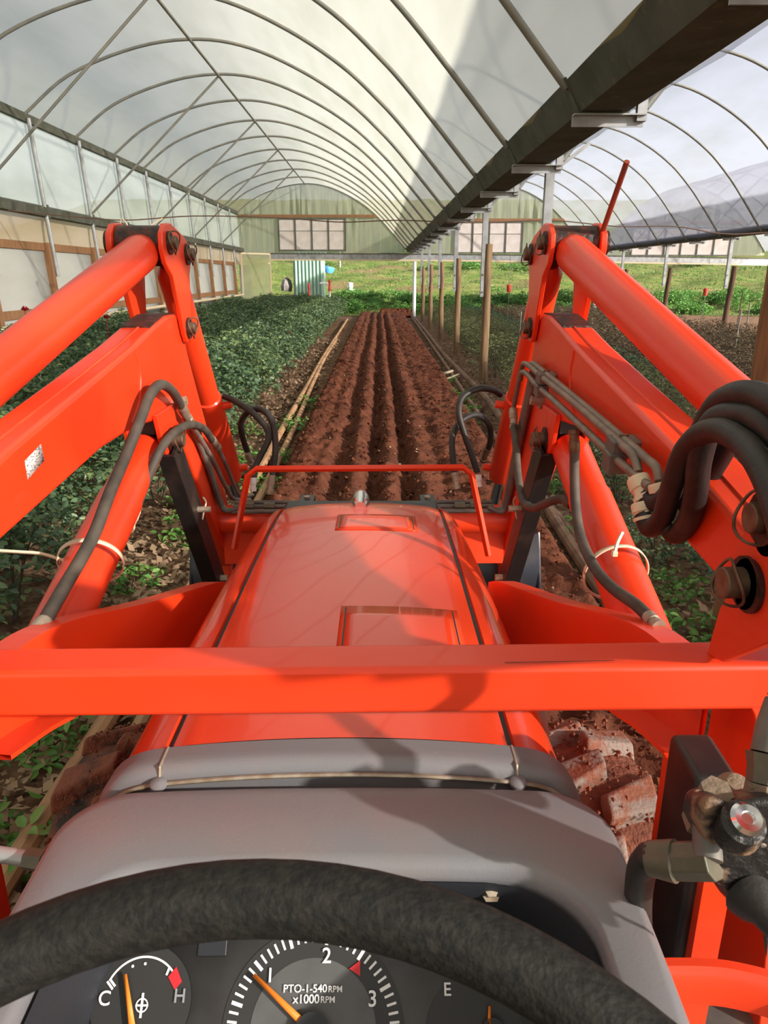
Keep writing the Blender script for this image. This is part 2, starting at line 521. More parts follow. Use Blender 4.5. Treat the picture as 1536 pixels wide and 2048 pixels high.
def roof(name, prof, label, ridge_x, ribs, film_m='film'):
    rows = []
    ys = sorted(set(RIBS) | {GABLE})
    fine = []
    for a, b in zip(ys[:-1], ys[1:]):
        fine += [a + (b - a) * t for t in (0, 0.25, 0.5, 0.75)]
    fine.append(ys[-1])
    fine = [y for y in fine if y >= NEAR]
    for y in fine:
        d = min(abs(y - r) for r in ys) / 1.25               # film sags a little between the arches
        rows.append([Vector((p.x, y, p.z - 0.035 * d + 0.03)) for p in prof])
    film = MB().grid(rows).build(name, M[film_m], angle=80)
    tag(film, label, 'greenhouse roof', kind='structure')
    first = None
    for y in ribs:
        if y < NEAR: continue
        if first is None:
            first = MB().tube([(p.x, y, p.z - 0.012) for p in prof], 0.030, 8).build('arch_rib', M['rib'], film, angle=60)
        else:
            copy_of(first, Vector((first.location.x, first.location.y + (y - ribs[0]), first.location.z)), film)
    ztop = max(p.z for p in prof)
    MB().tube([(ridge_x, NEAR, ztop - 0.05), (ridge_x, GABLE, ztop - 0.05)], 0.028, 8).build('ridge_purlin', M['rib'], film)
    return film, ztop


roof1, zt1 = roof('ceiling', BAY1, 'arched milky film roof over the tilled strip and the left rose bed', -3.55, RIBS)
roof2, zt2 = roof('ceiling', BAY2, 'arched milky film roof of the bay beyond the wide gutter', 6.15, RIBS, 'film_sky_tint')
roof3, zt3 = roof('ceiling', BAY3, 'arched milky film roof of the farthest bay on the right', 15.15, RIBS, 'film_sky_tint')
for y in RIBS[2:14:2]:
    MB().tube([(-3.55, y, zt1 - 0.05), (XL + 0.12, y, 3.22)], 0.026, 8).build('diagonal_brace', M['rib'], roof1)

# side wall: leans in a little towards its foot
def wx(z): return XL + (Z_EAVE - z) * 0.055
wall = MB().grid([[(wx(4.95) - 0.02, NEAR, 4.95), (wx(3.1) - 0.05, NEAR, 3.1)], [(wx(4.95) - 0.02, GABLE, 4.95), (wx(3.1) - 0.05, GABLE, 3.1)]])
wall_left = wall.build('wall_left', M['film_side'])
tag(wall_left, 'long side wall of film, timber rails and white sheet panels beside the roses', 'wall', kind='structure')
low = MB()
low.grid([[(wx(3.1) - 0.05, NEAR, 3.15), (wx(2.5) - 0.10, NEAR, 2.45)], [(wx(3.1) - 0.05, GABLE, 3.15), (wx(2.5) - 0.10, GABLE, 2.45)]])
low.build('dusty_film_band', M['film_low'], wall_left)
MB().bar((wx(4.88) + 0.0, NEAR, 4.86), (wx(4.88) + 0.0, GABLE, 4.86), 0.10, 0.16).build('eave_rail', M['gutter'], wall_left)
sg = MB()
sg.prism([(wx(3.2) + 0.02, 3.27), (wx(3.2) + 0.16, 3.22), (wx(3.2) + 0.13, 3.06), (wx(3.2) + 0.02, 3.04)], NEAR, GABLE, 'y')
sg.build('side_gutter', M['gutter'], wall_left)
stud0 = tim0 = pan0 = r0 = r1 = hk0 = None
XS = wx(3.5) + 0.05
for k, y in enumerate(RIBS):
    if y < 6 or y > 38: continue
    dy = y - RIBS[1]
    if stud0 is None:
        stud0 = MB().tube([(wx(4.84) + 0.09, y, 4.84), (wx(3.3) + 0.09, y, 3.3), (wx(1.9) + 0.10, y, 1.90)], 0.042, 10).build('steel_stud', M['galv'], wall_left)
        tim0 = MB().bar((wx(2.5) + 0.04, y - 0.16, 2.55), (wx(0.0) + 0.04, y - 0.16, -0.1), 0.13, 0.13, up=(1, 0, 0)).build('timber_stud', M['timber'], wall_left, bevel=0.008)
        hk0 = MB().bar((wx(3.2) + 0.14, y + 0.02, 3.28), (wx(3.1) + 0.14, y + 0.02, 3.0), 0.05, 0.03, up=(1, 0, 0)).build('gutter_hook', M['gutter'], wall_left)
        pan0 = MB().add([(wx(2.45) - 0.02, y - 2.45, 2.45), (wx(2.45) - 0.02, y - 0.02, 2.45), (wx(0.3) - 0.02, y - 0.02, 0.30), (wx(0.3) - 0.02, y - 2.45, 0.30)], [(0, 1, 2, 3)]).build('sheet_panel', M['panel_white'], wall_left, solid=0.012)
        r0 = MB().bar((wx(2.48) + 0.0, y - 2.48, 2.47), (wx(2.48) + 0.0, y - 0.02, 2.47), 0.05, 0.15).build('timber_rail', M['timber'], wall_left, bevel=0.006)
        r1 = MB().bar((wx(1.2) + 0.0, y - 2.48, 1.22), (wx(1.2) + 0.0, y - 0.02, 1.22), 0.05, 0.16).build('timber_rail', M['timber'], wall_left, bevel=0.006)
    else:
        for q in (stud0, tim0, hk0, pan0, r0, r1):
            copy_of(q, q.location + Vector((0, dy, 0)), wall_left)

# cream water pipe along the side wall
wp = MB().tube([(wx(1.0) + 0.30, 8.0, 1.03), (wx(1.0) + 0.30, 36.0, 1.08)], 0.045, 10).build('water_pipe', M['cream_pipe'])
tag(wp, 'cream water pipe running along the foot of the sheet panel wall', 'pipe')

# gutters between the bays
def gutter(x0, label, name='roof_gutter'):
    root = empty(name, (x0 + 0.3, GABLE, 3.0), label, 'gutter', 'wide gutters between the bays')
    sec = strap = brk = stub = None
    prof = [(x0, 3.23), (x0 + 0.12, 3.03), (x0 + 0.46, 3.03), (x0 + 0.58, 3.23), (x0 + 0.56, 3.23), (x0 + 0.45, 3.045), (x0 + 0.13, 3.045), (x0 + 0.02, 3.23)]
    op = [(x0 - 0.012, 3.25), (x0 + 0.112, 3.018), (x0 + 0.468, 3.018), (x0 + 0.592, 3.25), (x0 + 0.58, 3.25), (x0 + 0.46, 3.03), (x0 + 0.12, 3.03), (x0, 3.25)]
    for y in RIBS:
        if y < NEAR: continue
        if sec is None:
            sec = MB().prism(prof, y - 2.49, y - 0.01, 'y').build('gutter_section', M['gutter'], root)
            strap = MB().prism(op, y - 2.55, y - 2.47, 'y').build('joint_strap', M['gutter'], root)
            brk = MB()
            brk.box((x0 + 0.33, y - 2.51, 2.975), (0.52, 0.012, 0.075))
            brk.box((x0 + 0.33, y - 2.545, 3.010), (0.52, 0.07, 0.010))
            brk = brk.build('bracket', M['galv'], root)
            stub = MB().box((x0 + 0.565, y - 2.53, 3.08), (0.07, 0.05, 0.22)).build('upright_stub', M['galv'], root)
        else:
            for q in (sec, strap, brk, stub):
                copy_of(q, q.location + Vector((0, y - GABLE, 0)), root)
    return root


gutter(1.34, 'wide mossy zinc gutter directly above the row of timber posts')
gutter(10.37, 'mossy zinc gutter far on the right behind the loader arm')

# posts
ORD = ['nearest', 'second nearest', 'third nearest', 'fourth nearest', 'fifth nearest', 'sixth nearest', 'seventh nearest', 'eighth nearest']
def post(x, y, label, group, tall=False, material='pole', zt=2.2, steel_lo=1.55, r=0.075, lean=0.0):
    p = empty('support_post', (x, y, 0), label, 'post', group)
    m = MB()
    n = 7
    pts = [Vector((x + lean * (i / n) + 0.006 * math.sin(i * 1.7 + y), y, -0.3 + (zt + 0.3) * i / n)) for i in range(n + 1)]
    m.tube(pts, [r * (1.06 - 0.10 * i / n) for i in range(n + 1)], 14)
    m.build('timber_pole', M[material], p)
    if not tall:
        s = MB()
        xs = x - r - 0.012
        s.box((xs + 0.015, y - 0.04, (steel_lo + 3.02) / 2), (0.095, 0.010, 3.02 - steel_lo))
        s.box((xs - 0.030, y, (steel_lo + 3.02) / 2), (0.008, 0.08, 3.02 - steel_lo))
        s = s.build('steel_extension', M['galv'], p)
        for z in (steel_lo + 0.08, steel_lo + 0.38):
            MB().cyl((xs, y - 0.044, z), (xs, y - 0.06, z), 0.014, 6).build('bolt', M['pin'], p)
    return p


YP = [3.62, 8.75, 13.75, 18.75, 23.6, 28.5, 33.4]
for k, y in enumerate(YP):
    if k == 0:
        post(1.945, y, 'stout red-brown timber post at the frame edge behind the thick black hoses', 'gutter posts', True, 'timber', 2.95, r=0.088)
    else:
        post(1.965, y, f'timber gutter post with bolted steel upright, {ORD[k]} in the row along the tilled strip', 'gutter posts',
             zt=2.32 if k > 2 else 2.45)
for k, y in enumerate([9.0, 14.0, 18.7, 23.2, 28.3, 33.3]):
    if k == 0: continue
    post(10.72, y, f'dark timber post with steel upright, {ORD[k - 1]} under the far right gutter', 'far gutter posts', material='pole_dark', r=0.085, lean=0.12)
dg = MB().bar((1.90, 8.72, 2.98), (2.30, 8.72, 3.28), 0.035, 0.035).build('diagonal_strut', M['galv'], bpy.data.objects['support_post.001'])
wpost = MB().lathe([(0.0, 0), (0.085, 0.0), (0.085, 2.65), (0.0, 2.65)], (1.79, 37.9, -0.05), (0, 0, 1), 16).build('pvc_post', M['pvc'])
tag(wpost, 'white round post at the far end of the tilled strip', 'post', 'white end posts')
wpost2 = MB().tube([(10.5, 36.6, 0), (10.72, 37.0, 2.65)], 0.085, 14).build('pvc_post', M['pvc'])
tag(wpost2, 'white round post leaning at the far right end under the end beam', 'post', 'white end posts')

# end wall: gables of film above a beam, open below
def gable(prof, name, label, zb):
    zb = zb
    cols = []
    n = 90
    xs0, xs1 = prof[0].x, prof[-1].x
    P = [(p.x, p.z) for p in prof]
    for i in range(n + 1):
        x = xs0 + (xs1 - xs0) * i / n
        for (a, za), (b, zb_) in zip(P[:-1], P[1:]):
            if a <= x <= b + 1e-6:
                zt = za + (zb_ - za) * (x - a) / max(b - a, 1e-6)
                break
        zt = max(zt, zb + 0.05)
        w = 0.11 * math.sin(i * 1.9 + 2.0 * math.sin(i * 0.37)) * (0.5 + 0.5 * math.sin(i * 0.21 + 1))
        cols.append([(x + 0.06 * math.sin(i * 2.3) * t, GABLE + 0.03 + w * (1 - abs(2 * t - 1)) * (1.2 if zb + (zt - zb) * t > 4.6 else 0.35), zb + (zt - zb) * t) for t in (0, 0.2, 0.35, 0.5, 0.65, 0.8, 0.92, 1)])
    g = MB().grid(cols, flip=True).build(name, M['film_gable'], angle=60)
    return tag(g, label, 'end wall', kind='structure')


g1 = gable(BAY1, 'wall_end', 'film gable at the end of the tilled strip with milky window', 3.02)
g2 = gable(BAY2, 'wall_end', 'wrinkled film gable at the end of the bay past the gutter', 3.0)
g3 = gable(BAY3, 'wall_end', 'film gable at the end of the farthest bay', 2.9)
for g, x0, x1, zz in ((g1, XL, -0.1, 4.72), (g2, 2.9, 9.2, 4.55), (g3, 12, 18.2, 4.45)):
    MB().box(((x0 + x1) / 2, GABLE - 0.06, zz), (x1 - x0, 0.06, 0.13)).build('timber_purlin', M['timber'], g)
def window(n, x0, zlo, zhi, label, g, npane=4, pw=0.82):
    w = empty(f'window_{n}', (x0, GABLE - 0.1, zlo), label, 'window', kind='structure')
    for i in range(npane):
        a = x0 + i * pw
        MB().box((a + pw / 2, GABLE - 0.06, (zlo + zhi) / 2), (pw - 0.06, 0.02, zhi - zlo - 0.06)).build('pane', M['pane'], w)
        MB().box((a + pw / 2, GABLE - 0.09, zlo + (zhi - zlo) * 0.62), (pw - 0.06, 0.015, 0.02)).build('glazing_bar', M['rib'], w)
    for i in range(npane + 1):
        MB().box((x0 + i * pw, GABLE - 0.08, (zlo + zhi) / 2), (0.07 if i % npane == 0 else 0.055, 0.07, zhi - zlo + 0.1)).build('mullion', M['gutter'], w)
    for z in (zlo, zhi):
        MB().box((x0 + npane * pw / 2, GABLE - 0.08, z), (npane * pw, 0.06, 0.06)).build('frame_rail', M['gutter'], w)
window(1, -4.92, 3.14, 4.60, 'four white milky panes in the gable above the tilled strip', g1)
window(2, 3.85, 3.02, 4.45, 'four white milky panes in the gable beyond the gutter', g2)
window(3, 12.6, 2.9, 4.2, 'row of white milky panes in the farthest gable', g3, 6)

end_beam = empty('beam', (1, GABLE - 0.2, 2.6), 'long grey steel beam with pale timber batten closing the end wall', 'beam', kind='structure')
for a, b, za, zb in ((XL, 1.4, 2.86, 2.84), (1.4, 10.6, 2.84, 2.76), (10.6, 19.6, 2.76, 2.62)):
    MB().bar((a, GABLE - 0.12, za), (b, GABLE - 0.12, zb), 0.10, 0.26).build('steel_beam', M['galv'], end_beam)
    MB().bar((a, GABLE - 0.15, za + 0.14), (b, GABLE - 0.15, zb + 0.14), 0.14, 0.03).build('beam_cap', M['gutter'], end_beam)
    MB().bar((a, GABLE - 0.16, za - 0.17), (b, GABLE - 0.16, zb - 0.17), 0.05, 0.07).build('timber_batten', M['cream_pipe'], end_beam)

# tall film door standing open at the corner of the end wall
dr = empty('door_1', (-6.2, 37.2, 0), 'tall green film door with pale timber frame at the end wall corner', 'door', kind='structure')
c0, c1 = Vector((-6.55, 36.7, 0)), Vector((-5.35, 37.9, 0))
for p in (c0, c1):
    MB().bar(p + Vector((0, 0, 0.1)), p + Vector((0, 0, 2.98)), 0.09, 0.07, up=(1, 0, 0)).build('door_stile', M['cream_pipe'], dr)
for z in (0.12, 2.95):
    MB().bar(c0 + Vector((0, 0, z)), c1 + Vector((0, 0, z)), 0.06, 0.08).build('door_rail', M['cream_pipe'], dr)
MB().bar(Vector((-7.0, 36.9, 2.55)), c1 + Vector((0.0, 0, 2.52)), 0.06, 0.07).build('door_rail', M['cream_pipe'], dr)
MB().add([c0 + Vector((0, 0, 0.1)), c1 + Vector((0, 0, 0.1)), c1 + Vector((0, 0, 2.95)), c0 + Vector((0, 0, 2.95))], [(0, 1, 2, 3)]).build('door_film', M['door_film'], dr)
# white board in the corner
cb = MB().box((-6.55, 37.6, 1.2), (0.55, 0.05, 2.5)).build('corner_board', M['panel_white'], None)
tag(cb, 'white sheet board in the corner beside the tall film door', 'board')

# cable strung across
cp = [(-6.6, 14, 3.02), (-5.6, 14, 2.93), (-4.53, 14, 2.86), (-3.3, 14, 2.93), (-1.76, 14, 2.90), (-0.7, 14, 2.83), (0.39, 14, 2.86), (1.7, 14, 2.82),
      (3.08, 14, 2.86), (4.3, 14, 2.76), (5.35, 14, 2.76), (6.2, 14, 2.64), (7.06, 14, 2.66), (10.6, 14, 2.9)]
cab = MB().tube(catmull(cp, 5), 0.011, 6).build('power_cable', M['cable'])
tag(cab, 'thin wavy brown cable strung across both bays below the roof', 'cable')
lp = [at(240, 452, Y=13.6), at(243, 438, Y=13.6), at(252, 446, Y=13.6), at(262, 462, Y=13.6), at(290, 457, Y=13.6), at(325, 437, Y=13.8)]
lc = MB().tube(catmull(lp, 6), 0.014, 6).build('cable_loop', M['cream_pipe'], cab)
lc['label'] = 'pale loop of cable near the side wall'

# ------------------------------------------------------------------ ground
fl = MB()
xs = np.linspace(-8, 22, 76); ys = np.linspace(-16, 39, 111)
rows = [[(x, y, -0.03 + 0.03 * math.sin(x * 2.3 + y * 0.7) * math.sin(y * 1.9 + x)) for x in xs] for y in ys]
floor = fl.grid(rows).build('floor', M['mulch'], angle=180)
tag(floor, 'brown mulch and leaf litter covering the greenhouse ground', 'ground', kind='structure')

# tilled strip: three deep furrows, lugged wheel tracks and clods
ys = [0.3]
while ys[-1] < 38.6:
    ys.append(ys[-1] + 0.028 + 0.0034 * ys[-1])
ys = np.array(ys)
xs = np.linspace(-1.00, 1.34, 96)
XX, YY = np.meshgrid(xs, ys)
def vnoise(x, y, seed):
    xi, yi = np.floor(x).astype(int), np.floor(y).astype(int)
    fx, fy = x - xi, y - yi
    fx = fx * fx * (3 - 2 * fx); fy = fy * fy * (3 - 2 * fy)
    def h(a, b):
        v = np.sin(a * 127.1 + b * 311.7 + seed * 74.7) * 43758.5453
        return v - np.floor(v)
    return (h(xi, yi) * (1 - fx) + h(xi + 1, yi) * fx) * (1 - fy) + (h(xi, yi + 1) * (1 - fx) + h(xi + 1, yi + 1) * fx) * fy
wob = 0.05 * (vnoise(YY * 0.35, YY * 0 + 3, 1) - 0.5)
H = 0.045 * vnoise(XX * 3, YY * 3, 2) + 0.055 * vnoise(XX * 8, YY * 8, 3) + 0.045 * vnoise(XX * 17, YY * 17, 4)
for gx, gw, gd in ((-0.36, 0.080, 0.11), (-0.03, 0.070, 0.15), (0.27, 0.070, 0.16), (-0.62, 0.06, 0.03), (0.60, 0.06, 0.03)):
    H -= gd * np.exp(-((XX - gx - wob) / gw) ** 2) * (0.55 + 0.9 * vnoise(XX * 2 + 5, YY * 2.6, 5 + gx))
for ridge in (-0.2, 0.12, 0.42):
    H += 0.025 * np.exp(-((XX - ridge - wob) / 0.09) ** 2)
lug = np.sin((YY + 0.55 * np.abs(XX + 0.85)) * 2 * math.pi / 0.21)
H += 0.045 * np.clip(lug, -0.4, 0.6) * np.exp(-((XX + 0.74) / 0.22) ** 4)
lug = np.sin((YY + 0.55 * np.abs(XX - 0.95)) * 2 * math.pi / 0.21)
H += 0.040 * np.clip(lug, -0.4, 0.6) * np.exp(-((XX - 0.90) / 0.26) ** 4)
edge = np.clip(np.minimum(XX + 1.00, 1.34 - XX) / 0.14, 0, 1)
H = (H + 0.11) * edge - 0.03 * (1 - edge)
rows = [[(XX[i, j], YY[i, j], H[i, j]) for j in range(len(xs))] for i in range(len(ys))]
strip = MB().grid(rows).build('floor_tilled_strip', M['soil'], angle=180)
tag(strip, 'red tilled soil strip with deep furrows and tractor tracks', 'soil', kind='structure')

def scatter(name, n, place, size, material, label, cat, blob=False):
    V, F = [], []
    base = 0
    for i in range(n):
        x, y, z = place()
        s = size() * (0.6 + 0.8 * random.random())
        if blob:
            a = rng.normal(size=(6, 3)) * 0.18
            oc = np.array([(1, 0, 0), (-1, 0, 0), (0, 1, 0), (0, -1, 0), (0, 0, 1), (0, 0, -1)], float) * np.array([1, 0.85, 0.7]) + a
            V += [(x + s * p[0], y + s * p[1], z + s * p[2]) for p in oc]
            F += [tuple(base + k for k in t) for t in ((0, 2, 4), (2, 1, 4), (1, 3, 4), (3, 0, 4), (2, 0, 5), (1, 2, 5), (3, 1, 5), (0, 3, 5))]
            base += 6
        else:
            a = random.random() * 6.28
            t = rng.normal(size=3) * 0.35
            u = Vector((math.cos(a), math.sin(a), t[0])) * s
            w = Vector((-math.sin(a), math.cos(a), t[1])) * s * (0.25 + 0.3 * random.random())
            p = Vector((x, y, z))
            V += [tuple(p), tuple(p + u * 0.5 + w), tuple(p + u + Vector((0, 0, s * 0.2))), tuple(p + u * 0.5 - w)]
            F.append((base, base + 1, base + 2, base + 3))
            base += 4
    m = MB()
    m.v, m.f = V, F
    o = m.build(name, material, angle=30)
    return tag(o, label, cat, kind='stuff')


def strip_z(x, y):
    j = int(np.clip(np.searchsorted(xs, x), 0, len(xs) - 1)); i = int(np.clip(np.searchsorted(ys, y), 0, len(ys) - 1))
    return H[i, j]
def p_clod():
    y = 2.0 + 26 * random.random() ** 1.7; x = random.uniform(-0.96, 1.3)
    return x, y, strip_z(x, y) + 0.008
scatter('soil_clods', 9000, p_clod, lambda: random.choice((0.007, 0.009, 0.011, 0.014, 0.018, 0.024)), M['clod'], 'loose red clods lying on the tilled strip', 'clods', True)
def p_litl():
    y = 1.6 + 22 * random.random() ** 1.5; x = random.choice((random.uniform(-2.3, -1.1), random.uniform(-1.9, -1.15)))
    return x, y, 0.005 + 0.03 * random.random()
scatter('leaf_litter', 7000, p_litl, lambda: random.choice((0.03, 0.045, 0.06)), M['litter'], 'dry tan leaves littering the ground between roses and pipes', 'leaf litter')
def p_litr():
    y = 1.6 + 22 * random.random() ** 1.5; x = random.choice((random.uniform(1.35, 2.4), random.uniform(1.4, 6.0)))
    return x, y, 0.005 + 0.03 * random.random()
scatter('leaf_litter', 6000, p_litr, lambda: random.choice((0.03, 0.04, 0.055)), M['litter'], 'dead leaves and twigs littering the ground by the gutter posts', 'leaf litter')
def p_chip():
    y = 3.0 + 28 * random.random() ** 1.5; x = random.uniform(-0.96, 1.3)
    return x, y, strip_z(x, y) + 0.012
scatter('pale_chips', 900, p_chip, lambda: random.choice((0.012, 0.02, 0.03)), M['litter'], 'pale straw chips sprinkled on the red soil', 'chips')

def pipe(pts, r, material, label, grp, n=6):
    o = MB().tube(catmull(pts, n), r, 10).build('irrigation_pipe', M[material])
    return tag(o, label, 'pipe', grp)
pipe([(-1.22, 1.2, 0.05), (-1.17, 5, 0.05), (-1.22, 8.7, 0.06), (-1.27, 13, 0.05), (-1.34, 18, 0.05), (-1.38, 26, 0.05), (-1.42, 34, 0.05)], 0.042, 'pipe', 'tan pipe along the rose bed edge, the one nearer the roses', 'irrigation pipes')
pipe([(-1.03, 1.4, 0.05), (-1.04, 5, 0.06), (-1.08, 8.7, 0.05), (-1.2, 13.5, 0.06), (-1.29, 18, 0.05), (-1.30, 23, 0.05)], 0.036, 'pipe', 'tan pipe along the rose bed edge, the one nearer the furrows', 'irrigation pipes')
pipe([(1.30, 2.2, 0.06), (1.36, 4.1, 0.06), (1.42, 6, 0.06), (1.62, 9.0, 0.07), (1.70, 12, 0.07), (1.62, 18, 0.06), (1.68, 26, 0.05), (1.70, 36, 0.05)], 0.046, 'stick', 'weathered brown pipe close beside the gutter posts', 'irrigation pipes')
pipe([(1.50, 2.6, 0.05), (1.50, 3.9, 0.05), (1.45, 5.5, 0.05), (1.40, 9.5, 0.05), (1.44, 14, 0.06), (1.50, 20, 0.05), (1.55, 28, 0.05), (1.60, 36, 0.05)], 0.034, 'stick', 'thin brown pipe at the tilled strip edge on the post side', 'irrigation pipes')

# branch lying on the soil
b = MB()
b.tube(catmull([at(855, 765, Z=0.10), at(875, 752, Z=0.10), at(905, 742, Z=0.12)], 5), 0.025, 7)
b.tube(catmull([at(878, 752, Z=0.10), at(893, 757, Z=0.10), at(918, 748, Z=0.12)], 5), 0.016, 6)
tag(b.build('broken_branch', M['cream_pipe']), 'pale forked branch lying on the tilled soil near the posts', 'branch')

# soil heap at the far end of the strip
sh = MB()
n = 40
rows = []
for i in range(26):
    t = i / 25
    rows.append([(0.0 + 1.72 * k / n - 0.02, 36.9 + 1.5 * t, max(-0.02, 0.34 * math.sin(math.pi * min(1, t * 1.25 + 0.02)) ** 0.7 * min(1, k / 3, (n - k) / 3) * (0.7 + 0.6 * random.random()))) for k in range(n + 1)])
tag(sh.grid(rows).build('soil_heap', M['soil'], angle=180), 'dark red heap of soil at the far end of the tilled strip', 'soil heap')

# ------------------------------------------------------------------ meadow outside
def hill(x, y):
    d = max(0.0, y - 38.6)
    z = 0.088 * d + (0.0 if d < 70 else 0.10 * (d - 70))
    z += 0.10 * math.sin(x * 0.5 + y * 0.35) + 0.08 * math.sin(x * 1.1 - y * 0.8)
    return z * min(1, d / 4) - 0.02
xs2 = np.concatenate([np.linspace(-60, -14, 24), np.linspace(-13, 30, 140), np.linspace(32, 130, 40)])
ys2 = np.concatenate([np.linspace(38.5, 60, 110), np.linspace(60.5, 170, 90)])
rows = [[(x, y, hill(x, y) + 0.10 * (random.random() - 0.5) * min(1, (y - 38.5) / 2)) for x in xs2] for y in ys2]
mead = MB().grid(rows).build('ground_meadow', M['grass'], angle=180)
tag(mead, 'sunny green meadow sloping up beyond the open end wall', 'meadow', kind='structure')
# ground around the greenhouse
out = MB()
out.add([(-120, -100, -0.06), (160, -100, -0.06), (160, 38.7, -0.06), (-120, 38.7, -0.06)], [(0, 1, 2, 3)])
tag(out.build('ground_around', M['grass']), 'flat grass ground around the greenhouse', 'ground', kind='structure')

# green corrugated tank stand
sd = empty('corrugated_shed', (-3.75, 43.6, 0.4), 'small pale green corrugated steel shed beyond the open end wall', 'shed')
x0, x1, ya, zb, ztp = -4.75, -3.12, 43.0, 0.1, 3.2
poly = []
nr = 8
w = (x1 - x0) / nr
for i in range(nr):
    a = x0 + i * w
    poly += [(a, ya), (a + w * 0.45, ya), (a + w * 0.55, ya - 0.05), (a + w * 0.9, ya - 0.05)]
    if True:
        MB().prism([(a, ya), (a + w * 0.30, ya), (a + w * 0.38, ya - 0.07), (a + w * 0.62, ya - 0.07), (a + w * 0.70, ya), (a + w, ya), (a + w, ya + 0.03), (a, ya + 0.03)], zb, ztp, 'z').build('corrugated_panel', M['shed'], sd)
MB().prism([(x0 - 0.22, ya + 1.6), (x0, ya + 0.02), (x0 + 0.03, ya + 0.03), (x0 - 0.18, ya + 1.6)], zb, ztp, 'z').build('side_panel', M['shed_dark'], sd)
MB().box(((x0 + x1) / 2, ya + 0.9, ztp), (x1 - x0 + 0.2, 1.9, 0.05)).build('roof_sheet', M['shed'], sd)
MB().box((x1 - 0.02, ya + 0.9, (zb + ztp) / 2), (0.03, 1.7, ztp - zb)).build('side_panel', M['shed'], sd)

def tap_post(x, y, label, ztop=1.75, red=0.62):
    z0 = hill(x, y)
    t = empty('tap_post', (x, y, z0), label, 'standpipe', 'white tap posts')
    MB().cyl((x, y, z0 - 0.1), (x, y, ztop - red), 0.055, 12).build('white_pipe', M['pvc'], t)
    MB().lathe([(0.0, 0), (0.085, 0), (0.085, 0.18), (0.062, 0.22), (0.062, red * 0.8), (0.08, red * 0.85), (0.05, red), (0, red)], (x, y, ztop - red), (0, 0, 1), 12).build('red_sleeve', M['red_plastic'], t)
    return t
tp = tap_post(-2.67, 41.5, 'white standpipe with red sleeve and side spout in front of the green shed')
MB().tube(catmull([(-3.2, 41.5, 1.55), (-2.85, 41.5, 1.55), (-2.70, 41.5, 1.48)], 4), 0.045, 8).build('spout', M['pvc'], tp)
q = at(1165, 590, Y=39.5)
tap_post(q.x, 39.5, 'white standpipe with red sleeve glimpsed behind the loader arm link', ztop=1.9, red=0.5)
def stump(px, py, Y, h, r, material, name, label, cat):
    p = at(px, py, Y=Y)
    o = MB().lathe([(0, 0), (r, 0), (r * 0.96, h * 0.5), (r, h), (r * 0.8, h + 0.02), (0, h + 0.02)], (p.x, Y, p.z), (0, 0, 1), 14).build(name, material)
    return tag(o, label, cat)
stump(701, 581, 47, 0.45, 0.16, M['pvc'], 'white_canister', 'white upright canister standing in the meadow right of the tap', 'canister')
p = at(655, 541, Y=52)
bl = MB()
bl.lathe([(0, 0), (0.30, 0.02), (0.42, 0.25), (0.40, 0.4), (0.36, 0.42), (0.28, 0.1), (0, 0.06)], (p.x, 52, p.z - 0.15), (0.25, 0, 1), 18)
bl.box((p.x - 0.45, 52, p.z + 0.0), (0.7, 0.25, 0.12), Matrix.Rotation(-0.35, 3, 'Y'))
tag(bl.build('blue_barrow', M['blue'], angle=50), 'bright blue plastic tub lying in the meadow behind the shed', 'tub')
p = at(572, 572, Y=43.5)
st = MB().lathe([(0, 0), (0.30, 0.02), (0.34, 0.3), (0.24, 0.62), (0.1, 0.75), (0, 0.76)], (p.x, 43.5, p.z - 0.3), (0.1, 0, 1), 9).build('boulder', M['stone'], angle=20)
tag(st, 'grey boulder leaning at the dark corner of the green shed', 'boulder')
p = at(618, 580, Y=42.0)
rp = MB().lathe([(0, -0.3), (0.07, -0.3), (0.07, 0.42), (0.04, 0.5), (0, 0.5)], (p.x, 42.0, p.z - 0.1), (0, 0, 1), 10).build('red_marker', M['red_plastic'])
tag(rp, 'short red marker post in the weeds before the shed', 'marker')
p = at(680, 525, Y=70)
tag(MB().cyl((p.x, 70, hill(p.x, 70) - 0.2), (p.x, 70, hill(p.x, 70) + 1.6), 0.07, 8).build('fence_post', M['galv']), 'thin grey post standing alone on the meadow slope', 'post')

# grass tufts standing on the near meadow
def p_grass():
    y = 39.0 + 45 * random.random() ** 1.6; x = random.uniform(-9 - (y - 39) * 0.3, 20 + (y - 39) * 0.6)
    return x, y, hill(x, y)
V_, F_ = [], []
for i in range(26000):
    x, y, z = p_grass()
    if -5.2 < x < -2.95 and 42.7 < y < 45: continue
    hgt = random.uniform(0.03, 0.11); w = 0.04 * (1 + (y - 39) * 0.03)
    a_ = random.random() * 3.14; dx, dy = math.cos(a_) * w, math.sin(a_) * w
    lx, ly = random.uniform(-0.1, 0.1), random.uniform(-0.1, 0.1)
    n_ = len(V_)
    V_ += [(x - dx, y - dy, z - 0.05), (x + dx, y + dy, z - 0.05), (x + lx, y + ly, z + hgt)]
    F_.append((n_, n_ + 1, n_ + 2))
mg = MB(); mg.v, mg.f = V_, F_
tag(mg.build('meadow_grass', M['grass_blade'], angle=180), 'tufts of grass covering the meadow beyond the end wall', 'grass', kind='stuff')

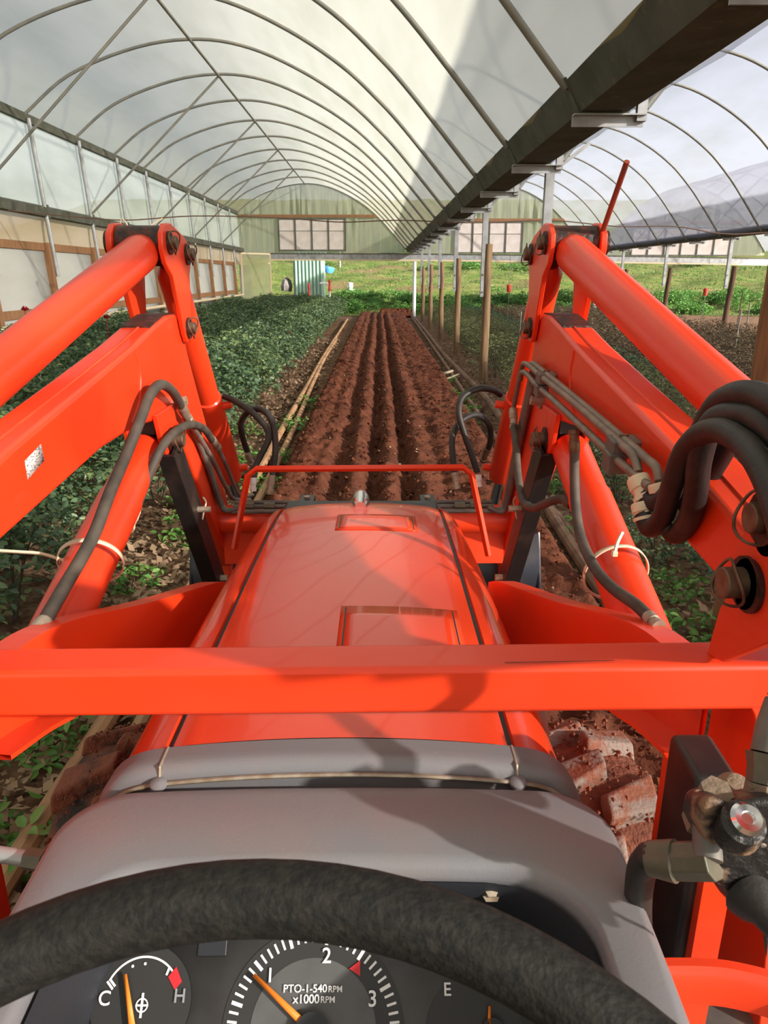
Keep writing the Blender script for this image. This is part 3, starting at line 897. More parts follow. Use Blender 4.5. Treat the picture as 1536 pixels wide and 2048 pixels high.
# ------------------------------------------------------------------ plants
def leaves_mesh(name, P, D, size, material, parent_loc=(0, 0, 0), wid=0.62, droop=0.25, up=0.55):
    """P: leaf base points, D: rough growth directions (n,3). Each leaf is two folded quads."""
    n = len(P)
    D = D / np.linalg.norm(D, axis=1, keepdims=True)
    N = np.array([0, 0, 1.0]) * up + rng.normal(size=(n, 3)) * 0.45
    S = np.cross(D, N); S /= np.linalg.norm(S, axis=1, keepdims=True)
    N = np.cross(S, D)
    L = (size * rng.uniform(0.65, 1.25, n))[:, None]
    W = L * wid * 0.5
    fold = 0.22 * W
    v = np.empty((n, 6, 3))
    v[:, 0] = P
    v[:, 1] = P + D * L * 0.30 + S * W * 0.9 + N * fold
    v[:, 2] = P + D * L * 0.68 + S * W * 0.8 + N * (fold - droop * 0.3 * L)
    v[:, 3] = P + D * L - N * droop * L
    v[:, 4] = P + D * L * 0.68 - S * W * 0.8 + N * (fold - droop * 0.3 * L)
    v[:, 5] = P + D * L * 0.30 - S * W * 0.9 + N * fold
    me = bpy.data.meshes.new(name)
    me.vertices.add(n * 6)
    me.vertices.foreach_set('co', v.reshape(-1))
    idx = np.arange(n)[:, None] * 6
    q = np.concatenate([idx + np.array([0, 1, 2, 3]), idx + np.array([0, 3, 4, 5])], axis=1).reshape(-1)
    me.loops.add(len(q)); me.loops.foreach_set('vertex_index', q)
    me.polygons.add(n * 2)
    me.polygons.foreach_set('loop_start', np.arange(n * 2) * 4)
    me.materials.append(material)
    me.update(); me.validate()
    return me


def bush_meshes(seed, nleaf, size, material, rad, zlo, zhi, canes=7, wid=0.62, flat=1.0, cane_r=0.008):
    r = np.random.default_rng(seed)
    tips = []
    m = MB()
    for c in range(canes):
        a = r.uniform(0, 6.28); q = rad * math.sqrt(r.uniform(0.05, 1)) * 0.85
        top = Vector((q * math.cos(a), q * math.sin(a), r.uniform(zhi * 0.75, zhi)))
        base = Vector((min(0.12, rad * 0.1) * math.cos(a), min(0.12, rad * 0.1) * math.sin(a), -0.05))
        mid = (base + top) / 2 + Vector((r.normal() * 0.05, r.normal() * 0.05, 0.05))
        pts = catmull([base, mid, top], 3)
        m.tube(pts, [cane_r * (1 - 0.6 * i / len(pts)) for i in range(len(pts))], 4, caps=False)
        tips.append((base, mid, top))
    # leaves: clusters around twig ends filling the crown
    ncl = nleaf // 5
    th = r.uniform(0, 2 * math.pi, ncl)
    rr = rad * np.sqrt(r.uniform(0, 1, ncl))
    crown = zhi - (zhi - zlo) * (rr / rad) ** 2 * 0.45
    z = crown - (crown - zlo) * r.uniform(0, 1, ncl) ** 1.8 * flat + r.normal(size=ncl) * 0.03
    C = np.stack([rr * np.cos(th), rr * np.sin(th), z], 1)
    P = np.repeat(C, 5, axis=0)
    k = np.tile(np.arange(5), ncl)
    base_a = np.repeat(r.uniform(0, 2 * math.pi, ncl), 5)
    ang = base_a + np.array([0, 1.1, -1.1, 2.1, -2.1])[k]
    D = np.stack([np.cos(ang), np.sin(ang), r.normal(size=len(P)) * 0.35 + 0.05], 1)
    P = P + D * size * 0.25
    global rng
    rng = r
    return m, leaves_mesh('foliage', P, D, size, material, wid=wid)


def make_bush(name, meshes):
    m, lm = meshes
    o = m.build(name, M['stem'], origin=(0, 0, 0))
    f = bpy.data.objects.new('foliage', lm)
    COL.objects.link(f)
    f.parent = o
    f['kind'] = 'stuff'
    return o, f


def plant(proto, loc, rz, sc, label, cat, group, sz=None):
    o, f = proto
    c = o.copy(); COL.objects.link(c)
    c.location = loc; c.rotation_euler = (0, 0, rz); c.scale = (sc, sc, sz or sc)
    g = f.copy(); COL.objects.link(g); g.parent = c
    tag(c, label, cat, group)
    return c


rose = [make_bush('rose_bush', bush_meshes(10 + i, 1500, 0.062, M['rose_leaf'], 0.56, 0.30, 0.98)) for i in range(5)]
olive = [make_bush('straggly_bush', bush_meshes(30 + i, 1100, 0.042, M['olive_leaf'], 0.55, 0.12, 0.72, 12, wid=0.42, cane_r=0.005)) for i in range(3)]
brown = [make_bush('withered_bush', bush_meshes(40 + i, 850, 0.048, M['brown_leaf'], 0.58, 0.06, 0.62, 14, wid=0.5, cane_r=0.005)) for i in range(3)]
dark = [make_bush('leafy_bush', bush_meshes(50 + i, 950, 0.055, M['rose_leaf'], 0.55, 0.06, 0.55, 8)) for i in range(2)]
weed = [make_bush('weed_clump', bush_meshes(60 + i, 700, 0.075, M['weed_leaf'], 0.55, 0.02, 0.40, 6, wid=0.55)) for i in range(3)]
low_weed = [make_bush('low_weed', bush_meshes(70 + i, 160, 0.045, M['weed_leaf'], 0.20, 0.01, 0.12, 4, wid=0.5, cane_r=0.003)) for i in range(2)]

R = random.Random(3)
roses = []
cols = [-2.10, -2.84, -3.54, -4.32, -5.08, -5.80]
for ci, x in enumerate(cols):
    y = 1.5
    while y < 36.6:
        if x / max(y, 0.1) > -0.85 and not (ci == 0 and y < 1.4):
            sc = R.uniform(0.92, 1.12)
            if ci == 0: sc *= 0.9
            if y < 5 and ci == 0: sc *= 0.86
            lab = 'dense dark green rose bush in the bed left of the tilled strip'
            roses.append(plant(R.choice(rose), (x + R.uniform(-0.12, 0.12), y + R.uniform(-0.1, 0.1), 0), R.uniform(0, 6.28), sc, lab,
                               'rose bush', 'rose bushes in the left bed', sz=sc * R.uniform(0.92, 1.12)))
        y += 0.80
# a few blooms on the nearest bushes
def bloom_mesh():
    m = MB()
    for ring, (nn, rr, zz) in enumerate(((5, 0.030, 0.02), (4, 0.020, 0.030), (3, 0.010, 0.036))):
        for k in range(nn):
            a = 2 * math.pi * k / nn + ring
            c = Vector((math.cos(a), math.sin(a), 0)); s = Vector((-math.sin(a), math.cos(a), 0))
            w = rr * 0.9
            m.add([c * rr * 0.2, c * rr * 0.9 - s * w + Vector((0, 0, zz * 0.6)), c * rr * 1.15 + Vector((0, 0, zz * 1.3)), c * rr * 0.9 + s * w + Vector((0, 0, zz * 0.6))], [(0, 1, 2, 3)])
    m.cyl((0, 0, -0.28), (0, 0, 0.01), 0.004, 4)
    return m
bl0 = None
for (px, py, Y) in ((50, 622, 12.0), (213, 637, 12.4), (577, 668, 16.0), (535, 685, 15), (567, 660, 17.5), (612, 615, 30)):
    w = at(px, py, Y=Y)
    host = min(roses, key=lambda o: (o.location.x - w.x) ** 2 + (o.location.y - w.y) ** 2)
    if bl0 is None:
        bl0 = bloom_mesh().build('rose_bloom', M['bloom'], origin=(0, 0, 0), angle=180)
        f = bl0
    else:
        f = bl0.copy(); COL.objects.link(f)
    f.parent = host
    loc = Matrix.Rotation(-host.rotation_euler.z, 3, 'Z') @ (w - host.location)
    f.location = Vector((loc.x / host.scale.x, loc.y / host.scale.y, loc.z / host.scale.z))
    f.scale = (1.7, 1.7, 1.7)

# beds to the right of the posts
for xi in range(9):
    x = 2.55 + xi * 0.95
    y = 4.6 if xi > 0 else 5.4
    while y < 36.5:
        if x / y < 0.66:
            if xi <= 1 or (xi == 2 and y < 12):
                pr, lab, cat, grp = olive, 'straggly olive green bush growing just right of the gutter posts', 'bush', 'straggly bushes beside the posts'
                sc = R.uniform(0.85, 1.15)
                if y > 26: sc *= 0.9
            elif xi == 2 or (xi < 5 and y < 9):
                pr, lab, cat, grp = dark, 'low leafy green bush between the straggly and withered bushes', 'bush', 'low leafy bushes in the right bay'
                sc = R.uniform(0.9, 1.2)
            else:
                pr, lab, cat, grp = brown, 'withered brown bush with pale dead leaves in the right bay', 'bush', 'withered bushes in the right bay'
                sc = R.uniform(0.9, 1.2)
            plant(R.choice(pr), (x + R.uniform(-0.15, 0.15), y + R.uniform(-0.15, 0.15), 0), R.uniform(0, 6.28), sc, lab, cat, grp)
        y += 1.02
for (x, y, s) in ((2.0, 3.0, 0.7), (2.35, 3.9, 0.8), (1.95, 4.7, 0.65), (2.15, 6.2, 0.6), (2.2, 7.3, 0.7), (2.5, 4.9, 0.9), (1.75, 2.35, 0.55)):
    plant(R.choice(dark), (x, y, 0), R.uniform(0, 6), s, 'small leafy weed bush near the right loader arm and pipes', 'bush', 'weedy bushes below the right loader arm')
# small weeds on soil edges and mulch
spots = [(-1.5, 2.6), (-1.42, 3.4), (-1.6, 4.3), (-1.38, 5.2), (-0.98, 6.4), (-0.95, 7.6), (-1.0, 9.2), (-0.98, 11), (1.15, 9.5), (1.3, 11.5), (1.2, 10.5), (1.05, 10.2), (1.35, 7.5), (-1.45, 2.0),
         (1.25, 13.5), (-1.62, 6.0), (-1.55, 7.4), (-1.6, 9), (1.62, 5.2), (1.75, 6.4), (1.7, 3.6), (1.8, 4.2)]
for (x, y) in spots:
    plant(R.choice(low_weed), (x + R.uniform(-0.05, 0.05), y, 0.01), R.uniform(0, 6), R.uniform(0.8, 1.5), 'small green weed sprouting at the edge of the tilled strip', 'weed', 'weeds at the strip edges')
# lush weeds outside the open end
for i in range(90):
    x = R.uniform(-5.5, 22); y = 39.2 + R.random() ** 1.3 * 7
    if -5.2 < x < -2.9 and y > 42.4: continue
    big = 1.0 if x > -2 else 0.6
    plant(R.choice(weed), (x, y, hill(x, y) - 0.02), R.uniform(0, 6), R.uniform(0.9, 1.7) * big, 'lush bright green weed clump just outside the open end wall', 'weed', 'weed clumps beyond the end wall', sz=R.uniform(0.8, 1.9) * big)
for i in range(26):
    x = R.uniform(-9, 60); y = R.uniform(66, 96)
    plant(R.choice(weed), (x, y, hill(x, y) - 0.05), R.uniform(0, 6), R.uniform(1.6, 3.4), 'green tussock higher up the sunny meadow slope', 'tussock', 'tussocks on the meadow slope', sz=R.uniform(0.8, 2.0))
for proto in rose + olive + brown + dark + weed + low_weed:
    for q in (proto[1], proto[0]):
        bpy.data.objects.remove(q)

# thin stakes and tags in the right bay
sk = 0
PLACE = ['first', 'second', 'third', 'fourth', 'fifth', 'sixth', 'seventh', 'eighth', 'ninth', 'tenth', 'eleventh', 'twelfth']
for (x, y, h, lean, m_) in ((3.4, 18, 1.1, 0.02, 'rib'), (5.0, 19, 1.0, -0.03, 'pole_dark'), (4.2, 30, 1.5, 0.0, 'pole_dark'), (8.2, 17, 1.2, 0.03, 'rib'), (9.0, 15, 1.3, 0.04, 'rib'),
                             (6.9, 10.2, 1.0, 0.05, 'galv'), (7.6, 11.8, 1.15, 0.04, 'galv'), (12.5, 26, 1.4, 0.05, 'pole_dark'), (14.5, 27, 1.3, -0.02, 'pole_dark'), (13.4, 22, 1.6, 0.03, 'rib'), (16.2, 29, 1.4, 0.0, 'pole_dark'), (10.4, 21, 1.2, -0.02, 'rib')):
    o = MB().cyl((x, y, -0.1), (x + lean, y, h), 0.018, 6).build('thin_stake', M[m_])
    tag(o, f'thin stake in the right bay beds, {PLACE[sorted([3.4/18,5/19,4.2/30,8.2/17,.6,6.9/10.2,7.6/11.8,12.5/26,14.5/27,13.4/22,16.2/29,10.4/21]).index(x/y)]} counted from the post row', 'stake', 'thin stakes among the bushes')
for (px, py, Y, lab) in ((1018, 577, 26, 'small red tag hanging on a thin wire just right of the post row'), (1411, 584, 27, 'small red tag hanging on a thin wire between the far right posts')):
    p = at(px, py, Y=Y)
    t = empty('hanging_tag', p, lab, 'tag', 'red hanging tags')
    MB().lathe([(0, 0), (0.075, 0.01), (0.08, 0.22), (0.05, 0.26), (0, 0.26)], (p.x, Y, p.z - 0.13), (0, 0, 1), 10).build('red_cup', M['red_plastic'], t)
    MB().cyl((p.x, Y, -0.03), (p.x, Y, 2.7), 0.008, 5).build('wire', M['rib'], t)

# ------------------------------------------------------------------ tractor with front loader
XT = -0.06                                     # tractor centre line
def V(x, y, Z): return Vector((x, y, EYE + Z))  # Z measured from the driver's eye
tr = empty('tractor', (XT, 1.3, 0), 'orange tractor with front loader, grey dashboard and black steering wheel seen from the seat', 'tractor')

# ---- hood
def hood_top(y):
    ys_ = [0.60, 0.94, 1.3, 1.7, 2.0, 2.2, 2.32, 2.40, 2.45, 2.48]
    zs_ = [-0.668, -0.668, -0.672, -0.680, -0.692, -0.707, -0.722, -0.745, -0.79, -0.86]
    return float(np.interp(y, ys_, zs_))
def hood_hw(y):
    return float(np.interp(y, [0.6, 0.94, 1.3, 1.8, 2.2, 2.38, 2.48], [0.368, 0.366, 0.362, 0.352, 0.338, 0.325, 0.30]))
def hood_z(x, y):
    """Surface height (relative to the eye) of hood skin at offset x from the centre line."""
    hw = hood_hw(y)
    ax = abs(x)
    g = 0.262
    crown = -0.016 * (ax / g) ** 2
    if ax <= g:
        return hood_top(y) + crown
    t = min(1, (ax - g) / (hw - g))
    return hood_top(y) - 0.016 - 0.020 * t - 0.135 * (1 - math.sqrt(max(0, 1 - t ** 3.2)))
YH = [0.945, 1.0, 1.1, 1.2, 1.3, 1.4, 1.5, 1.6, 1.7, 1.8, 1.9, 2.0, 2.1, 2.18, 2.25, 2.3, 2.34, 2.37, 2.40, 2.425, 2.45, 2.465, 2.48]
rows = []
for y in YH:
    k = np.interp(y, [2.3, 2.48], [1, 0.86]) if y > 2.3 else 1
    r = [V(XT - 0.257 * k, y, hood_z(0.257, y) - 0.014)]
    r += [V(XT + x * k, y, hood_z(x, y) - (0.004 if abs(x) > 0.254 else 0)) for x in np.linspace(-0.257, 0.257, 25)]
    r += [V(XT + 0.257 * k, y, hood_z(0.257, y) - 0.014)]
    rows.append(r)
rows.append([p + Vector((0, 0.005, -0.25)) for p in rows[-1]])
hood = MB().grid(rows, flip=True).build('hood', M['hood'], tr, angle=50)
for s in (-1, 1):
    rows = []
    for y in YH:
        k = np.interp(y, [2.3, 2.48], [1, 0.86]) if y > 2.3 else 1
        hw = hood_hw(y)
        xs_ = [0.2665] + list(0.268 + (hw - 0.268) * np.linspace(0, 1, 16) ** 0.8)
        r = [V(XT + s * 0.2665 * k, y, hood_z(0.268, y) - 0.016)]
        r += [V(XT + s * x * k, y, hood_z(x, y) - (0.004 if i == 0 else 0)) for i, x in enumerate(xs_)]
        r += [V(XT + s * (hw + 0.002) * k, y, hood_top(y) - 0.26), V(XT + s * (hw + 0.002) * k, y, hood_top(y) - 0.42)]
        rows.append(r)
    rows.append([p + Vector((0, 0.005, -0.25)) for p in rows[-1]])
    MB().grid(rows, flip=(s > 0)).build('hood_side_panel', M['hood'], tr, angle=50)
# dark body under the skin (seen in the seams) and grille
MB().prism([(XT - 0.30, EYE - 1.15), (XT + 0.30, EYE - 1.15), (XT + 0.30, EYE - 0.80), (XT + 0.255, EYE - 0.745), (XT - 0.255, EYE - 0.745), (XT - 0.30, EYE - 0.80)], 0.95, 2.42, 'y').build('engine_block', M['dash_dark'], tr)
for s in (-1, 1):
    rows = [[V(XT + s * 0.255, y, hood_z(0.26, y) - 0.013), V(XT + s * 0.269, y, hood_z(0.26, y) - 0.013)] for y in YH[:-4]]
    MB().grid(rows, flip=(s < 0)).build('hood_seam', M['dash_dark'], tr)


def skin_patch(x0, x1, y0, y1, lift, nx=10, ny=8, rad=0.012):
    rows = []
    for j in range(ny + 1):
        y = y0 + (y1 - y0) * j / ny
        rows.append([V(XT + x0 + (x1 - x0) * i / nx, y, hood_z(x0 + (x1 - x0) * i / nx, y) + lift) for i in range(nx + 1)])
    return rows
for (x0, x1, y0, y1) in ((-0.055, 0.160, 1.97, 2.125), (-0.010, 0.215, 1.05, 1.41)):
    # raised rim, dark gap, lid
    MB().grid(skin_patch(x0 - 0.012, x1 + 0.012, y0 - 0.006, y1 + 0.008, 0.0025), flip=False).build('hatch_surround', M['hood'], hood, solid=0.003)
    MB().grid(skin_patch(x0 - 0.0025, x1 + 0.0025, y0 - 0.001, y1 + 0.001, 0.0030)).build('hatch_gap', M['dash_dark'], hood)
    MB().grid(skin_patch(x0 + 0.001, x1 - 0.001, y0, y1 + 0.001, 0.0045)).build('hatch_lid', M['hood'], hood, solid=0.003)
# ornament at the nose
orn = MB()
prof = []
for i in range(9):
    t = i / 8
    y = 2.24 + 0.15 * t
    w_ = 0.030 * math.sqrt(max(0.02, 1 - (2 * t - 0.9) ** 2 * 0.75))
    h_ = 0.052 * math.sin(math.pi * (0.12 + 0.76 * t)) ** 0.8
    zz = hood_top(y) - 0.004
    prof.append([V(XT + w_ * math.cos(a) * (1.0), y, zz + h_ * math.sin(a) ** 0.8) for a in np.linspace(0, math.pi, 13)])
orn.grid(prof)
orn.add(prof[0], [tuple(range(12, -1, -1))]); orn.add(prof[-1], [tuple(range(13))])
orn.build('nose_ornament', M['chrome'], hood, angle=50)
# side decal sliver
MB().add([V(XT + 0.3685, 1.12, -0.80), V(XT + 0.3665, 1.26, -0.80), V(XT + 0.3665, 1.28, -0.755), V(XT + 0.3685, 1.16, -0.755)], [(0, 1, 2, 3)]).build('side_decal', M['white_print'], hood)

# ---- grey cowl strip behind the hood
def arch_row(y, drop=0.0, hwk=1.0, low=-0.42):
    hw = hood_hw(y) * hwk
    xs_ = np.concatenate([-np.linspace(1, 0.72, 10) ** 0.9, np.linspace(-0.68, 0.68, 15), np.linspace(0.72, 1, 10) ** 0.9]) * hw
    r = [V(XT - hw, y, hood_top(y) + low)]
    r += [V(XT + x, y, hood_z(x / hwk, y) - drop) for x in xs_]
    r += [V(XT + hw, y, hood_top(y) + low)]
    return r
rows = [arch_row(0.946, 0.012, 1.025), arch_row(0.943, 0.0, 1.035), arch_row(0.92, 0, 1.038), arch_row(0.910, 0, 1.038), arch_row(0.900, 0.004, 1.034), arch_row(0.893, 0.012, 1.02), arch_row(0.890, 0.03, 1.0), arch_row(0.890, 0.10, 0.96)]
cowl = MB().grid(rows).build('cowl_strip', M['cowl'], tr, angle=60)
MB().tube([V(XT + x, 0.886, hood_z(x * 0.98, 0.87) - 0.022) for x in np.linspace(-0.365, 0.365, 41)], 0.0035, 6).build('foam_seal', M['fitting'], cowl)
for s in (-1, 1):
    MB().tube([V(XT + s * 0.262, y, hood_z(0.262, 0.9) + 0.0005) for y in (0.944, 0.92, 0.898)] + [V(XT + s * 0.262, 0.889, hood_z(0.262, 0.9) - 0.02)], 0.0022, 5).build('cowl_joint', M['fitting'], cowl)
    MB().lathe([(0, 0), (0.013, 0), (0.012, 0.004), (0.007, 0.007), (0, 0.008)], V(XT + s * 0.262, 0.884, hood_z(0.262, 0.9) - 0.020), (0, -0.3, 1), 12).build('cowl_stud', M['cowl'], cowl)

# ---- dashboard: U-shaped hooded frame around the instruments
def u_path(hw, yf, rad, yb, n=10):
    pts = []
    for t in np.linspace(0, 1, n): pts.append((hw, yb + (yf - rad - yb) * t))
    for a in np.linspace(0, math.pi / 2, n)[1:]: pts.append((hw - rad + rad * math.cos(a), yf - rad + rad * math.sin(a)))
    for t in np.linspace(0, 1, 2 * n)[1:-1]: pts.append(((hw - rad) * (1 - 2 * t), yf))
    for a in np.linspace(math.pi / 2, math.pi, n): pts.append((-hw + rad + rad * math.cos(a), yf - rad + rad * math.sin(a)))
    for t in np.linspace(1, 0, n)[1:]: pts.append((-hw, yb + (yf - rad - yb) * t))
    return pts
PC = 1.53
PK = PC / 1.475
def panel_Z(y): return y - PC                            # instrument plane, 45 degrees
outer = u_path(0.376, 0.872, 0.080, 0.30)
inner = u_path(0.305, 0.712, 0.105, 0.30)
def dash_top(x, y): return -0.682 - 0.10 * x * x - 0.05 * max(0, 0.62 - y) 
rows = []
for (ox, oy), (ix, iy) in zip(outer, inner):
    d = Vector((ix - ox, iy - oy))
    L = d.length
    zt = dash_top(ox, oy); zi = dash_top(ix, iy) - 0.006
    def P(k, z): return V(XT + ox + d.x * k, oy + d.y * k, z)
    e = 0.022 / L
    pz = panel_Z(iy)
    lo = min(zi - 0.02, pz)
    rows.append([P(-0.10 * 0.06 / L, zt - 0.50), P(-0.02 / L * 0.3, zt - 0.20), P(0, zt - 0.045), P(e * 0.12, zt - 0.026), P(e * 0.45, zt - 0.011), P(e, zt - 0.003), P(e * 1.8, zt),
                 P(1 - e * 0.9, zi + 0.004), P(1 - e * 0.35, zi + 0.001), P(1 - e * 0.08, zi - 0.007), P(1.0, zi - 0.020), P(1.0, zi - 0.030)])
dash = MB().grid(rows, flip=True).build('dashboard', M['cowl'], tr, angle=70)
# dark inner wall of the recess
rows = []
for (ix, iy) in inner:
    zi = dash_top(ix, iy) - 0.024
    k = 0.985
    rows.append([V(XT + ix * k, iy - 0.006, zi), V(XT + ix * 0.98, iy - 0.004, zi - 0.02), V(XT + ix * 0.985, iy + 0.028, min(panel_Z(iy + 0.028), zi - 0.03))])
MB().grid(rows, flip=True).build('recess_wall', M['dash_dark'], dash, angle=70)
bp = at(982, 1790, Y=0.712)
MB().lathe([(0, 0), (0.014, 0), (0.014, 0.003), (0.009, 0.003), (0.009, 0.012), (0, 0.013)], V(bp.x, 0.716, bp.z - EYE + 0.002), (0, -0.6, 0.8), 6).build('dash_bolt', M['fitting'], dash)

# instrument plane helpers
PN = Vector((0, -1, 1)).normalized()          # faces the driver
PU = Vector((0, 1, 1)).normalized()
def on_panel(px, py, lift=0.0):
    """Where the sight line meets the instrument plane."""
    a = at(px, py, Y=1.0); d = a - Vector((0, 0, EYE))
    # EYE + k*dz = EYE + k*dy - 1.475
    k = -PC / (d.z - d.y)
    return Vector((0, 0, EYE)) + d * k + PN * lift
def disc(c, r, lift, n=40, r0=0.0, a0=0.0, a1=2 * math.pi):
    m = MB()
    full = abs(a1 - a0 - 2 * math.pi) < 1e-6
    pts_o = [c + PN * lift + Vector((1, 0, 0)) * r * math.cos(a) + PU * r * math.sin(a) for a in np.linspace(a0, a1, n + (0 if full else 1), endpoint=not full)]
    if r0 == 0:
        m.add(pts_o, [tuple(range(len(pts_o)))])
    else:
        pts_i = [c + PN * lift + Vector((1, 0, 0)) * r0 * math.cos(a) + PU * r0 * math.sin(a) for a in np.linspace(a0, a1, n + (0 if full else 1), endpoint=not full)]
        N_ = len(pts_o)
        m.add(pts_o + pts_i, [(i, (i + 1) % N_, N_ + (i + 1) % N_, N_ + i)[::-1] for i in range(N_ if full else N_ - 1)])
    return m
ip = MB()
ip.add([V(XT - 0.31, 0.742, panel_Z(0.742)), V(XT + 0.31, 0.742, panel_Z(0.742)), V(XT + 0.31, 0.46, panel_Z(0.46)), V(XT - 0.31, 0.46, panel_Z(0.46))], [(3, 2, 1, 0)])
panel = ip.build('instrument_panel', M['panel_grey'], tr, solid=0.004)
def strip_on(p, q, w, lift, m=None):
    p = Vector(p) + PN * lift; q = Vector(q) + PN * lift
    d = (q - p).normalized(); s_ = d.cross(PN) * w / 2
    m = m or MB()
    return m.add([p - s_, q - s_, q + s_, p + s_], [(0, 1, 2, 3)])
# light grey border strip at the left
a, b_, c, d = on_panel(0, 1985, .001), on_panel(160, 1930, .001), on_panel(128, 2100, .001), on_panel(0, 2100, .001)
MB().add([a, b_, c, d], [(3, 2, 1, 0)]).build('side_trim', M['panel_light'], panel)
a, b_ = on_panel(140, 1945), on_panel(108, 2100)
strip_on(a, b_, 0.004, 0.002).build('trim_bead', M['fitting'], panel)
strip_on(on_panel(155, 1940), on_panel(127, 2100), 0.0035, 0.0022).build('trim_bead', M['white_print'], panel)
# warning-lamp window
wc = on_panel(425, 1893)
MB().box(wc, (0.038, 0.022, 0.004), Matrix((Vector((1, 0, 0)), PU, PN)).transposed()).build('lamp_window', M['dash_dark'], panel, bevel=0.004)
def text(body, c, size, parent, material, lift=0.004, name='lettering'):
    cu = bpy.data.curves.new(name, 'FONT')
    cu.body = body; cu.size = size; cu.align_x = 'CENTER'; cu.align_y = 'CENTER'
    cu.offset = size * 0.012
    cu.materials.append(material)
    o = bpy.data.objects.new(name, cu)
    COL.objects.link(o)
    o.parent = parent
    o.location = Vector(c) + PN * lift - wloc(parent)
    o.rotation_euler = (math.pi / 4, 0, 0)
    bpy.context.view_layer.update()
    me = bpy.data.meshes.new_from_object(o.evaluated_get(bpy.context.evaluated_depsgraph_get()))
    q = bpy.data.objects.new(name, me)
    COL.objects.link(q)
    q.parent, q.location, q.rotation_euler = parent, o.location, o.rotation_euler
    bpy.data.objects.remove(o)
    return q
# tachometer
def panel_pt(x, p): return V(x * PK, (p * PK * 2 ** 0.5 + PC) / 2, (p * PK * 2 ** 0.5 - PC) / 2)
TC = panel_pt(-0.0794, -0.1577)
tach = disc(TC, 0.112, 0.0012, 56).build('tachometer', M['dial'], panel)
disc(TC, 0.0775, 0.0017, 48).build('dial_centre', M['panel_grey'], tach)
for i in range(0, 41):
    ang = math.radians(190.4 - i * 5.45)
    if ang < math.radians(-40): break
    big = i % 5 == 0
    u = Vector((math.cos(ang), 0, 0)) + PU * math.sin(ang)
    strip_on(TC + u * (0.0925 if big else 0.0945), TC + u * 0.1065, 0.0042 if big else 0.0028, 0.0022).build('tick', M['white_print'], tach)
for body, px, py, sz in (('1', 541, 1951, 0.022), ('2', 654, 1912, 0.024), ('3', 745, 1998, 0.024), ('PTO-1-540', 611, 1977, 0.0120), ('RPM', 671, 1978, 0.0096), ('x1000', 613, 1998, 0.0132), ('RPM', 656, 1999, 0.0098)):
    text(body, on_panel(px, py), sz, tach, M['white_print'])
c = on_panel(711, 1937)
MB().add([c + PN * .003 + Vector((-0.008, 0, 0)), c + PN * .003 + Vector((0.006, 0, 0)) + PU * 0.009, c + PN * .003 + Vector((0.006, 0, 0)) - PU * 0.008], [(0, 2, 1)]).build('red_marker', M['red_print'], tach)
def needle(p, tip, w, parent):
    p, tip = Vector(p) + PN * 0.008, Vector(tip) + PN * 0.008
    d = (tip - p).normalized(); s_ = d.cross(PN)
    m = MB().add([p - s_ * w, tip - s_ * w * 0.45, tip + s_ * w * 0.45, p + s_ * w], [(0, 1, 2, 3)])
    m.build('needle', M['needle'], parent, solid=0.002)
needle(on_panel(640, 2075), on_panel(510, 1948), 0.0048, tach)
disc(TC, 0.022, 0.012, 24).build('needle_hub', M['dash_dark'], tach)
# temperature gauge
GC = panel_pt(-0.2865, -0.1268)
g1_ = disc(GC, 0.062, 0.0014, 40).build('temperature_gauge', M['dial'], panel)
disc(GC, 0.0490, 0.0024, 30, 0.0466, math.radians(28), math.radians(152)).build('scale_arc', M['white_print'], g1_)
for px, py in ((267, 1932), (292, 1927)):
    disc(on_panel(px, py), 0.0018, 0.003, 10).build('scale_dot', M['white_print'], g1_)
for p, q in (((216, 1962), (227, 1978)), ((221, 1957), (232, 1972)), ((340, 1935), (334, 1950))):
    strip_on(on_panel(*p), on_panel(*q), 0.0028, 0.003).build('tick', M['white_print'], g1_)
c = on_panel(350, 1955)
MB().add([c + PN * .003 + Vector((-0.008, 0, 0)) + PU * 0.001, c + PN * .003 + Vector((0.001, 0, 0)) + PU * 0.012, c + PN * .003 + Vector((0.010, 0, 0)) - PU * 0.004, c + PN * .003 + Vector((0.002, 0, 0)) - PU * 0.013], [(0, 3, 2, 1)]).build('red_band', M['red_print'], g1_)
text('C', on_panel(211, 1997), 0.022, g1_, M['white_print'])
text('H', on_panel(361, 1992), 0.021, g1_, M['panel_light'])
sy = on_panel(285, 2010)
disc(sy, 0.0078, 0.003, 20, 0.0062).build('symbol_ring', M['white_print'], g1_)
strip_on(sy - Vector((0.008, 0, 0)), sy + Vector((0.008, 0, 0)), 0.0022, 0.0032).build('symbol_bar', M['white_print'], g1_)
strip_on(sy - PU * 0.013, sy + PU * 0.013, 0.003, 0.0033).build('symbol_stem', M['white_print'], g1_)
needle(on_panel(272, 2075), on_panel(255, 1947), 0.0042, g1_)
# fuel gauge
FC = on_panel(950, 2066)
g2_ = disc(FC, 0.060, 0.0014, 40).build('fuel_gauge', M['dial'], panel)
text('E', on_panel(894, 1979), 0.020, g2_, M['white_print'])
needle(on_panel(976, 2095), on_panel(977, 2010), 0.0030, g2_)
disc(on_panel(985, 2060), 0.014, 0.010, 20).build('needle_hub', M['dash_dark'], g2_)

